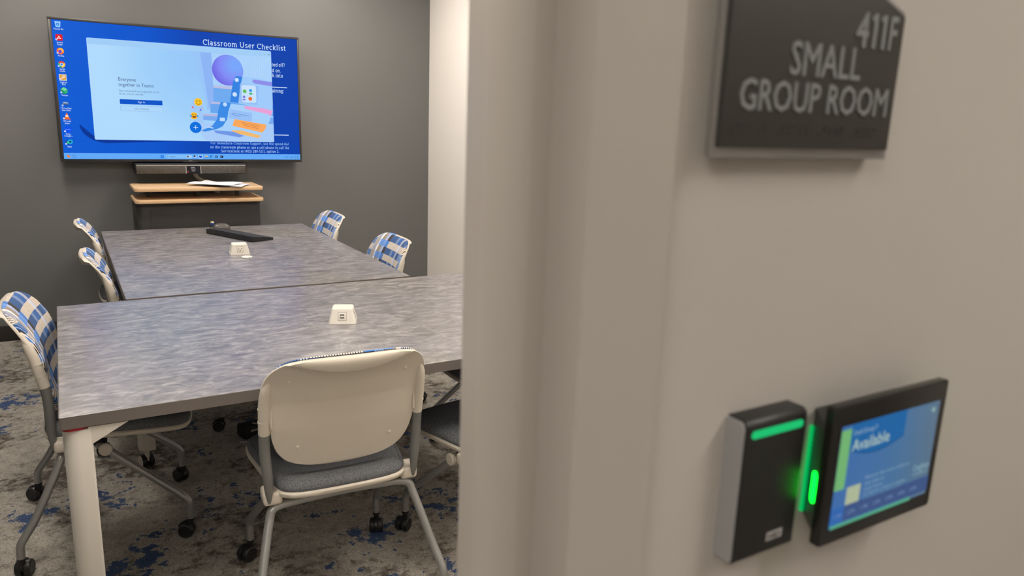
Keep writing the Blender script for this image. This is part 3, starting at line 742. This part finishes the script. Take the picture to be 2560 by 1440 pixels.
def wallpaper():
    m = mat('desktop_blue', (.003, .003, .003), rough=.25, spec=.04); t = NT(m); sp = t.n('SeparateXYZ'); c = t.n('TexCoord'); t.l(c.outputs['Object'], sp.inputs[0])
    k = t.ramp(t.math('DIVIDE', sp.outputs[0], 1.5), [(.0, lin((10, 92, 212))), (.35, lin((4, 84, 205))), (.55, lin((2, 66, 178))), (1, lin((2, 64, 172)))])
    t.l(k, t.b.inputs['Emission Color']); t.b.inputs['Emission Strength'].default_value = 1; return m
M['wallpaper'] = wallpaper()
def winbg():
    m = mat('window_pale', (.003, .003, .003), rough=.25, spec=.04); t = NT(m); c = t.n('TexCoord'); g = t.n('Mapping'); t.l(c.outputs['Object'], g.inputs[0])
    d = t.n('VectorMath', operation='DISTANCE'); t.l(g.outputs[0], d.inputs[0]); d.inputs[1].default_value = (.85, YS, 1.78)
    k = t.ramp(d.outputs['Value'], [(.10, lin((150, 200, 248))), (.35, lin((160, 208, 250))), (.55, lin((176, 218, 252)))])
    t.l(k, t.b.inputs['Emission Color']); t.b.inputs['Emission Strength'].default_value = 1; return m
M['winbg'] = winbg()
def sphere_tex():
    m = mat('display_sphere', (.003, .003, .003), rough=.25, spec=.04); t = NT(m); c = t.n('TexCoord')
    d = t.n('VectorMath', operation='DISTANCE'); t.l(c.outputs['Object'], d.inputs[0]); d.inputs[1].default_value = (1.06, YS, 1.77)
    k = t.ramp(d.outputs['Value'], [(.03, lin((120, 165, 250))), (.10, lin((128, 138, 245))), (.155, lin((110, 100, 225)))])
    t.l(k, t.b.inputs['Emission Color']); t.b.inputs['Emission Strength'].default_value = 1; return m
M['spheretex'] = sphere_tex()

def tv_content():
    s = Screen(SX0, SX1, SZ0, SZ1, YS+.0025, 1920, 1080)
    WHT = (206, 232, 255); TX = (60, 84, 130)
    s.rect(0, 0, 1920, 1080, 'wallpaper')
    # plain dark curved band low in the wallpaper
    s.poly([(330-200*math.cos(R(a)), 800-0+150*math.sin(R(a))) for a in range(0, 100, 8)] + [(900, 925), (560, 925), (240, 905)], (2, 52, 150))
    s.serif_text(1111, 106, 'Classroom User Checklist', 62, WHT, 712, 1)
    for v, tx, wd in ((246, 'ned off?', 118), (296, 'd on.', 82), (340, 'k into', 98)):
        s.serif_text(1690, v+2, tx, 44, WHT, wd, 1)
    s.line([(1688, 430), (1820, 430)], 7, WHT); s.serif_text(1685, 476, 'aining:', 44, WHT, 108, 1); s.line([(1690, 857), (1822, 857)], 7, WHT)
    s.serif_text(1131, 948, 'For immediate Classroom Support, use the speed dial', 30, (150, 195, 245), 690, 1)
    s.serif_text(1126, 984, 'on the classroom phone or use a cell phone to call the', 32, (165, 208, 250), 698, 1)
    s.serif_text(1217, 1018, 'ServiceDesk at (402) 280-1111, option 2.', 32, (165, 208, 250), 515, 1)
    # window
    s.rect(232, 118, 1686, 922, 'winbg', 10)
    s.rect(236, 122, 1682, 166, (160, 205, 246), 6)
    for u in (1545, 1590, 1630, 1668):
        s.line([(u-6, 150), (u+6, 150)], 2, (110, 150, 200))
    s.line([(1662, 144), (1674, 156)], 2, (90, 130, 180)); s.line([(1674, 144), (1662, 156)], 2, (90, 130, 180))
    # picture on the right side of the window
    s.poly([(1020, 170), (1175, 170), (1184, 640), (1120, 660), (1095, 480)], (152, 196, 248))
    s.poly([(1085, 170), (1175, 170), (1184, 620), (1135, 640)], (140, 180, 244))
    s.rect(1178, 170, 1682, 444, (168, 208, 250))
    for k in range(16): s.line([(1400+k*18, 172), (1400+k*18, 380)], 3, (182, 218, 252))
    s.poly([(1010, 770), (1686, 740), (1686, 918), (1090, 918)], (168, 203, 248))
    s.poly([(1179, 445), (1420, 445), (1420, 590), (1173, 590)], (110, 170, 240)); s.poly([(1179, 440), (1420, 448), (1420, 470), (1179, 462)], (185, 190, 228))
    s.poly([(1150, 587), (1686, 590), (1686, 690), (1143, 676)], (104, 165, 238)); s.poly([(1154, 580), (1320, 584), (1310, 600), (1150, 598)], (185, 188, 226))
    s.poly([(1084, 690), (1686, 700), (1686, 760), (1080, 740)], (120, 170, 240)); s.poly([(1084, 686), (1260, 692), (1260, 710), (1084, 702)], (186, 180, 218))
    s.poly([(1000, 560), (1080, 590), (1082, 770), (1000, 760)], (160, 200, 248))
    s.circ(1306, 306, 131, 'spheretex')
    s.poly([(1426, 352), (1560, 360), (1684, 384), (1680, 660), (1630, 640), (1383, 585)], (158, 202, 250))
    s.poly([(1520, 372), (1684, 388), (1684, 424), (1535, 408), (1510, 392)], (140, 140, 232))
    s.poly([(1302, 591), (1420, 600), (1500, 610), (1678, 655), (1640, 760), (1581, 850), (1490, 880), (1160, 830), (1250, 760)], (166, 208, 250))
    s.poly([(1430, 606), (1600, 622), (1684, 640), (1660, 690), (1640, 672), (1440, 632)], (232, 160, 215))
    s.poly([(1375, 349), (1428, 356), (1405, 440), (1392, 520), (1383, 582), (1312, 576), (1330, 480), (1345, 400)], (50, 130, 226))
    s.poly([(1233, 579), (1320, 584), (1295, 660), (1280, 730), (1240, 790), (1190, 815), (1090, 840), (1060, 830), (1150, 790), (1195, 730), (1210, 650)], (58, 138, 230))
    s.poly([(1405, 414), (1568, 430), (1547, 596), (1388, 578)], (150, 192, 246)); s.rect(1415, 425, 1540, 575, (200, 226, 252), 18)
    s.circ(1441, 479, 16, (96, 190, 90)); s.circ(1493, 470, 13, (30, 150, 235)); s.circ(1493, 497, 15, (70, 180, 110), 9)
    s.circ(1434, 527, 11, (120, 120, 220)); s.circ(1434, 551, 14, (140, 130, 225), 8); s.circ(1487, 542, 17, (236, 110, 50))
    s.circ(1378, 385, 17, (205, 226, 252)); s.circ(1355, 510, 19, (205, 226, 252)); s.circ(1268, 600, 17, (190, 218, 252)); s.rect(1218, 715, 1262, 745, (190, 218, 252), 6)
    s.poly([(1310, 640), (1500, 665), (1490, 745), (1290, 715)], (150, 192, 246)); s.line([(1325, 672), (1470, 694)], 3, (60, 110, 200)); s.line([(1320, 684), (1400, 700)], 3, (60, 110, 200))
    s.poly([(1344, 724), (1619, 766), (1612, 800), (1582, 838), (1322, 783)], (250, 168, 92)); s.poly([(1320, 822), (1400, 822), (1571, 866), (1540, 888), (1310, 840)], (240, 185, 110))
    for q in (0, 14, 28): s.line([(1400+q*.6, 748+q), (1560-q*.3, 776+q)], 3, (180, 110, 60))
    s.poly([(1160, 825), (1330, 835), (1420, 870), (1380, 884), (1180, 850)], (110, 150, 230))
    for k in range(4): s.circ(1118+12*k, 800+2*k, 5, (220, 236, 255))
    # small faces and marks
    s.circ(1047, 588, 33, (247, 196, 40)); s.line([(1029, 584), (1035, 576), (1041, 584)], 4, (110, 60, 20)); s.line([(1053, 584), (1059, 576), (1065, 584)], 4, (110, 60, 20))
    s.line([(1030, 597), (1038, 606), (1047, 609), (1056, 606), (1064, 597)], 4, (110, 60, 20))
    s.circ(1007, 706, 30, (247, 190, 40)); s.circ(1007, 710, 17, (120, 40, 30), 13, 0, 180); s.line([(990, 700), (996, 693), (1002, 700)], 4, (110, 60, 20)); s.line([(1012, 700), (1018, 693), (1024, 700)], 4, (110, 60, 20))
    s.circ(981, 708, 7, (60, 150, 240), 10); s.circ(1033, 708, 7, (60, 150, 240), 10)
    s.poly([(999, 644), (990, 634), (992, 627), (999, 630), (1006, 627), (1008, 634)], (236, 80, 110)); s.poly([(1052, 668), (1072, 656), (1062, 640)], (90, 120, 220)); s.line([(1070, 640), (1084, 630)], 4, (220, 100, 190))
    s.circ(1014, 805, 48, (2, 110, 222)); s.line([(996, 805), (1032, 805)], 4, (220, 240, 255)); s.line([(1014, 787), (1014, 823)], 4, (220, 240, 255))
    # text block
    s.text(436, 442, 'Everyone', 30, TX, width=134); s.text(436, 484, 'together in Teams', 30, TX, width=264)
    s.text(436, 528, 'Stay connected and organized across', 17, (96, 124, 170), width=306); s.text(436, 552, 'work, school, and life.', 17, (96, 124, 170), width=184)
    s.rect(437, 589, 760, 628, (2, 84, 200), 4); s.text(598, 615, 'Sign in', 17, (200, 230, 255), align='CENTER', width=54)
    s.rect(437, 642, 761, 683, (140, 180, 225), 4); s.rect(439, 644, 759, 681, (174, 216, 252), 4); s.text(598, 669, 'Join a meeting', 15, (96, 124, 170), align='CENTER', width=108)
    # task bar
    s.rect(0, 1031, 1920, 1080, (98, 170, 248)); s.circ(34, 1057, 12, (236, 130, 60)); s.circ(44, 1050, 8, (90, 160, 245))
    s.text(58, 1054, '66\u00b0F', 9, (30, 70, 140), width=26); s.text(58, 1070, 'Clear', 9, (30, 70, 140), width=30)
    for a in (0, 1):
        for b in (0, 1): s.rect(718+13*a, 1046+13*b, 729+13*a, 1057+13*b, (10, 110, 230))
    s.rect(756, 1040, 974, 1074, (128, 190, 250), 16); s.text(790, 1063, 'Search', 13, (50, 90, 150), width=44); s.circ(772, 1056, 6, (50, 90, 150)); s.circ(772, 1056, 4, (128, 190, 250))
    s.rect(925, 1045, 965, 1069, (170, 205, 240), 6); s.circ(936, 1056, 7, (50, 60, 90))
    s.rect(984, 1046, 1004, 1066, (200, 215, 235)); s.rect(984, 1046, 998, 1060, (30, 40, 60))
    s.rect(1022, 1040, 1058, 1074, (165, 210, 252), 5); s.circ(1034, 1054, 7, (20, 70, 200)); s.circ(1046, 1054, 7, (40, 100, 230)); s.rect(1030, 1058, 1050, 1067, (20, 70, 200), 3)
    s.rect(1074, 1048, 1098, 1066, (246, 190, 80), 2); s.rect(1074, 1056, 1098, 1066, (80, 150, 230), 2)
    s.circ(1129, 1056, 13, (20, 120, 215)); s.circ(1133, 1059, 6, (120, 210, 250)); s.rect(1162, 1047, 1184, 1067, (25, 50, 100), 3); s.rect(1167, 1052, 1179, 1062, (90, 160, 230))
    s.rect(1205, 1046, 1229, 1067, (20, 35, 70), 3); s.line([(1210, 1052), (1216, 1056), (1210, 1060)], 2, (200, 220, 245))
    s.text(1906, 1052, '12:14 PM', 9, (30, 70, 140), align='RIGHT', width=46); s.text(1906, 1068, '1/28/2026', 9, (30, 70, 140), align='RIGHT', width=50)
    s.line([(1762, 1060), (1768, 1054), (1774, 1060)], 2, (30, 70, 140)); s.circ(1792, 1057, 6, (60, 110, 180)); s.circ(1816, 1057, 6, (60, 110, 180)); s.circ(1816, 1057, 4, (98, 170, 248)); s.rect(1832, 1052, 1844, 1062, (60, 110, 180))
    # desktop icons
    lab = [('Recycle Bin',), ('Acrobat', 'Reader'), ('Firefox',), ('Google', 'Chrome'), ('Login to', 'BLUE'), ('Panopto',), ('T Drive (Save', 'Data Here)'), ('VLC media', 'player'), ('Zoom -', 'Creight...'), ('Webex',)]
    for i, ls in enumerate(lab):
        u, v = 42, 36+101*i
        if i == 0: s.poly([(22, 14), (64, 14), (58, 58), (28, 58)], (150, 205, 250)); s.circ(43, 36, 11, (20, 120, 230)); s.circ(43, 36, 5, (150, 205, 250))
        if i == 1: s.rect(20, v-26, 68, v+22, (220, 24, 36), 8); s.line([(30, v+12), (44, v-14), (46, v-2), (58, v+6), (30, v+4)], 4, (250, 235, 240))
        if i == 2: s.circ(44, v, 25, (250, 110, 40)); s.circ(48, v-6, 18, (252, 190, 60)); s.circ(42, v+3, 12, (120, 60, 210))
        if i == 3:
            for c_, a0, a1 in (((226, 60, 48), 210, 330), ((250, 200, 50), -30, 90), ((50, 165, 85), 90, 210)):
                s.poly([(44, v)]+[(44+25*math.cos(R(a)), v+25*math.sin(R(a))) for a in range(a0, a1+1, 10)], c_)
            s.circ(44, v, 13, (235, 240, 250)); s.circ(44, v, 9, (60, 130, 240))
        if i == 4: s.rect(18, v-26, 70, v+24, (210, 220, 230), 4); s.rect(22, v-22, 66, v+20, (228, 165, 80), 3); s.circ(50, v-8, 9, (250, 235, 210)); s.circ(50, v-8, 4, (228, 165, 80)); s.line([(44, v-2), (30, v+12)], 5, (250, 235, 210))
        if i == 5: s.poly([(44, v-28), (68, v-12), (68, v+14), (44, v+28), (20, v+14), (20, v-12)], (30, 150, 90)); s.poly([(44, v-28), (68, v-12), (44, v+2), (24, v-12)], (120, 215, 160)); s.poly([(44, v+2), (68, v-12), (68, v+14), (50, v+22)], (60, 180, 120))
        if i == 6: s.poly([(26, v-4), (34, v-14), (58, v-14), (66, v-4), (66, v+8), (24, v+8)], (150, 175, 200)); s.rect(24, v-2, 66, v+8, (70, 95, 130), 3)
        if i == 7: s.poly([(44, v-28), (50, v-28), (64, v+14), (30, v+14)], (245, 120, 30)); s.poly([(40, v-12), (54, v-12), (58, v+0), (36, v+0)], (250, 240, 235)); s.poly([(24, v+14), (68, v+14), (72, v+22), (20, v+22)], (236, 100, 30))
        if i == 8: s.circ(46, v, 26, (10, 80, 235)); s.text(46, v+4, 'zoom', 11, (120, 180, 255), align='CENTER', width=36)
        if i == 9: s.circ(36, v+2, 18, (20, 60, 170)); s.circ(54, v-4, 17, (40, 190, 220)); s.circ(54, v-4, 9, (10, 70, 120)); s.circ(36, v+2, 9, (60, 200, 120))
        if i: s.rect(18, v+8, 30, v+20, (215, 232, 250), 2); s.line([(21, v+17), (27, v+11)], 2, (20, 90, 200))
        for k, tx in enumerate(ls):
            s.text(46, v+41+16*k, tx, 13.5, (205, 228, 252), align='CENTER', width=5.6*len(tx)+4, bold=.008)
    scn_ = s.build(tv)
    lg = Screen(SX0, SX1, SZ0, SZ1, YS-.0042, 1920, 1080)
    M['logo'] = mat('logo_grey', (.35, .35, .35), .4)
    lg.text(958, 1097, 'NEC', 9, 'logo', align='CENTER', width=30, bold=.03); lg.build(tv, 'logo')
tv_content()

# ------------------------------------------------------------------ sign on the corridor wall
sg = thing('room_sign', 'charcoal and silver room sign reading 411F small group room', 'sign', (0, 0, 0))
def arc_top(x0, x1, z0, zr, zl, n=14):
    pts = [(x0, z0), (x1, z0)]
    for k in range(n+1):
        u = k/n; x = x1+(x0-x1)*u; pts.append((x, zr+(zl-zr)*math.sin(u*PI/2)))
    return pts
MB().prism(arc_top(.3735, .5655, 1.4640, 1.5745, 1.622), .3662, .3715, axis='y', bev=.0012).prism(arc_top(.3810, .5625, 1.4665, 1.572, 1.619), .3715, YW0, axis='y').build('frame', M['silver'], sg, smooth=30)
MB().prism(arc_top(.3765, .5605, 1.4712, 1.5705, 1.6165), .3625, .3660, axis='y', bev=.0006).build('panel', painted('charcoal_panel', (.052, .048, .041), .5, .35, .02, .1), sg, smooth=30)
def letters(sc, txt, x0, x1, zb, zt, y, m, parent, bold=.0, name='lettering', depth=.0008):
    pass
sm = MB()
def raised(m, body, x0, x1, zb, zt, y, depth=.0009, bold=.012, shear=0):
    vs_, fs = text_mesh(body, 1.0, bold, shear=shear); mn = min(p[0] for p in vs_); mx = max(p[0] for p in vs_); lo = min(p[1] for p in vs_); hi = max(p[1] for p in vs_)
    V = []
    for yy in (y-depth, y):
        V += [(x0+(x1-x0)*(a-mn)/(mx-mn), yy, zb+(zt-zb)*(b-lo)/(hi-lo)) for a, b in vs_]
    n = len(vs_); F = list(fs) + [tuple(i+n for i in f)[::-1] for f in fs]
    ec = {}
    for f in fs:
        for a, b in zip(f, f[1:]+f[:1]): ec[(a, b)] = 1
    for (a, b) in list(ec):
        if (b, a) not in ec: F.append((a, b, b+n, a+n))
    m.add(V, F)
ly = .3625
raised(sm, '4', .5035, .5170, 1.5450, 1.5695, ly, bold=.018)
for xx in (.5205, .5315): sm.prism([(xx+.0025, 1.5450), (xx+.0060, 1.5450), (xx+.0060, 1.5695), (xx+.0032, 1.5695), (xx-.0008, 1.5662), (xx+.0006, 1.5638), (xx+.0025, 1.5652)], ly-.0009, ly, axis='y')
raised(sm, 'F', .5425, .5510, 1.5450, 1.5695, ly, bold=.018)
for q, (dx, dz) in enumerate(((-.0003, 0), (.0003, 0), (0, .0003), (0, -.0003))): raised(sm, 'SMALL', .4365+dx, .5130+dx, 1.5215+dz, 1.5440+dz, ly-.00006*q, bold=.0)
for q, (dx, dz) in enumerate(((-.0003, 0), (.0003, 0), (0, .0003), (0, -.0003))): raised(sm, 'GROUP ROOM', .3905+dx, .5505+dx, 1.4965+dz, 1.5170+dz, ly-.00006*q, bold=.0)
sm.build('lettering', mat('sign_letters', (.25, .26, .255), .5), sg, smooth=0)
BR_ = {'4': '145', '1': '1', 'F': '124', 'S': '234', 'M': '134', 'A': '1', 'L': '123', 'G': '1245', 'R': '1235', 'O': '135', 'U': '136', 'P': '1234', '#': '3456', ';': '56', ',': '6', ' ': ''}
sm.flat = True
bd = MB(); x = .3850
for ch in '#411,F ,SMALL ,GR\u0001P ,ROOM':
    dots = BR_.get(ch, '1256')
    for d in dots:
        k = int(d)-1; cx = x+(.0019 if k > 2 else 0); cz = 1.4865-(k % 3)*.0023
        bd.lathe([(.0008, 0), (.0006, .0004), (0, .0005)], Matrix.Translation((cx, ly, cz)) @ Matrix.Rotation(PI/2, 4, 'X'), n=8)
    x += .0064
bd.build('braille_dots', mat('braille', (.006, .005, .005), .6), sg, smooth=0)

# ------------------------------------------------------------------ card reader
rd = thing('card_reader', 'black card reader with a green light bar, left of the room tablet', 'card reader', (0, 0, 0))
yf = .3600
body = rrect(.4312, .5025, 1.1450, 1.2665, .007, 5)
side = [(.3800, 1.1450), (.3625, 1.1450), (.3600, 1.1475), (.3600, 1.2600), (.3612, 1.2640), (.3645, 1.2665), (.3800, 1.2665)]
rb = MB(); rb.prism(side, .4318, .5019, axis='x', bev=.0012); rb.build('front_cover', mat('reader_black', (.016, .015, .014), .42), rd, smooth=40)
sd = [(.3800, 1.1460), (.3635, 1.1462), (.3618, 1.1482), (.3618, 1.2595), (.3628, 1.2628), (.3655, 1.2650), (.3800, 1.2652)]
for xa, xb in ((.4302, .4318), (.5019, .5032)):
    MB().prism(sd, xa, xb, axis='x').build('side_panel', mat('reader_side', (.38, .378, .38), .45), rd)['label'] = 'light grey side panel'
M['green'] = mat('green_led', emit=(.0, .52, .16), es=1.0)
lb = MB().prism(rrect(.4375, .4965, 1.2515, 1.2580, .0032, 6), .3594, .3605, axis='y', M=None); lb.build('light_bar', M['green'], rd)['label'] = 'glowing green light bar'
hd = Screen(.4312, .5025, 1.145, 1.2665, yf-.0002, 100, 170); M['logo_w'] = mat('logo_white', (.45, .42, .42), .5)
hd.rect(52, 143, 78, 154, 'logo_w'); M['logo_k'] = mat('logo_black', (.05, .05, .05), .5)
hd.text(65, 152.4, 'HID', 7, 'logo_k', align='CENTER', width=21, bold=.03); hd.build(rd, 'logo')

# ------------------------------------------------------------------ room tablet
tb = thing('room_tablet', 'black wall tablet with a blue screen reading Available', 'tablet', (0, 0, 0))
TX0, TX1, TZ0, TZ1, TY = .5150, .6765, 1.1440, 1.2690, .3450
MB().prism(rrect(TX0, TX1, TZ0, TZ1, .004, 4), TY, TY+.0085, axis='y', bev=.0012).build('bezel', mat('tablet_black', (.014, .013, .012), .22), tb, smooth=40)
cham = [(TX0+.0012, TY+.0085), (TX1-.0012, TY+.0085), (TX1-.0240, .3800), (TX0+.0235, .3800)]
MB().prism(cham, TZ0+.012, TZ1-.016, bev=.001).build('back_housing', mat('tablet_back', (.010, .010, .010), .35), tb)
for s_, xx in ((-1, TX0+.0019), (1, TX1-.0019)):
    pts = rrect(-.0052, .0052, 1.1790, 1.2060, .0042, 6); th = math.atan2(.0223, .0265)
    MB().prism(pts, -.0012, .0012, axis='x', M=Matrix.Translation((TX0+.0059 if s_ < 0 else TX1-.0059, .3590, 0)) @ Matrix.Rotation(s_*th, 4, 'Z')).build('side_light', mat('green_led_bright', emit=(0, .95, .022), es=6.0), tb)['label'] = 'glowing green side light'
MB().box(TX0+.0185, TX0+.0212, .3770, .3798, 1.1575, 1.2380, .0005).build('added_glow_strip', mat('green_glow_added', emit=(0, .46, .10), es=1.0), tb)['label'] = 'added green glow strip behind the rear edge'  # added emitter, supplies the bright green line of light beside the card reader
SX_0, SX_1, SZ_0, SZ_1 = .5272, .6665, 1.1585, 1.2505
def tablet_bg():
    m = mat('tablet_bg', (.01, .01, .01), .15); t = NT(m); c = t.n('TexCoord'); sp = t.n('SeparateXYZ'); t.l(c.outputs['Object'], sp.inputs[0])
    u = t.math('DIVIDE', t.math('SUBTRACT', sp.outputs[0], SX_0), SX_1-SX_0)
    k = t.ramp(u, [(0, lin((58, 108, 172))), (.6, lin((70, 114, 158))), (1, lin((88, 114, 136)))])
    t.l(k, t.b.inputs['Emission Color']); t.b.inputs['Emission Strength'].default_value = .9; return m
M['tbg'] = tablet_bg()
s = Screen(SX_0, SX_1, SZ_0, SZ_1, TY-.0001, 1280, 800, dy=.00004)
s.rect(0, 0, 1280, 800, 'tbg')
s.poly([(120, 0)]+[(120+700*k/14, 200+60*math.sin(PI*k/14)) for k in range(15)]+[(820, 0)], (34, 98, 158)); s.poly([(120+700*k/14, 200+60*math.sin(PI*k/14)) for k in range(15)]+[(820-700*k/14, 210+64*math.sin(PI*k/14)) for k in range(15)], (24, 84, 140))
s.rect(0, 30, 120, 500, (112, 176, 112)); s.text(150, 90, 'Small Group F', 40, (150, 175, 190), width=290); s.text(150, 215, 'Available', 95, (165, 188, 180), width=470, bold=.01)
s.rect(160, 500, 330, 690, (170, 180, 150))
for v, tx, wd in ((480, 'Reserve this room online at', 580), (530, 'the link or', 260), (575, 'scan here', 240), (615, 'to reserve a room or request', 560), (655, 'help from the front desk', 520)):
    s.text(380, v, tx, 30, (130, 160, 175), width=wd)
s.text(1030, 560, 'Creighton', 60, (140, 170, 180), width=230); s.text(1035, 600, 'UNIVERSITY', 22, (140, 170, 180), width=220)
s.rect(150, 640, 1280, 770, (62, 84, 130)); s.rect(0, 640, 150, 770, (52, 100, 170))
for k, tx in enumerate(('11 AM', '12 PM', '1 PM', '2 PM', '3 PM', '4 PM', '5 PM')): s.text(75+165*k, 725, tx, 34, (120, 145, 180), align='CENTER', width=90); s.line([(152+165*k, 650), (152+165*k, 765)], 3, (80, 100, 145))
s.rect(0, 772, 1040, 800, (84, 160, 130)); s.circ(1180, 60, 22, (140, 170, 165))
s.build(tb)

# ------------------------------------------------------------------ floor items and cords
ad = thing('power_adapter', 'black power adapter box lying on the carpet under the tables', 'adapter', (.665, 3.40, 0), R(12))
MB().box(-.055, .055, -.04, .04, .001, .062, .012, 3).build('body', M['blackm'], ad); MB().box(-.02, .02, -.0415, -.040, .035, .045).build('label_plate', M['silver'], ad)
c1 = MB().tube([(.800, 3.16, .708), (.803, 3.14, .60), (.79, 3.12, .45), (.74, 3.20, .30), (.72, 3.30, .12), (.70, 3.34, .075), (.668, 3.385, .066)], .003, n=8, res=8).build('power_cord', M['cable_w'])
c2 = MB().tube([(.60, 3.335, .004), (.66, 3.315, .004), (.75, 3.325, .004), (.86, 3.37, .004), (.92, 3.50, .004)], .0035, n=8, res=8).build('floor_cord', M['cable_w'])
for c_ in (c1, c2):
    c_.parent = ad; c_['label'] = 'pale cord'; bpy.context.view_layer.update(); c_.matrix_parent_inverse = ad.matrix_world.inverted()
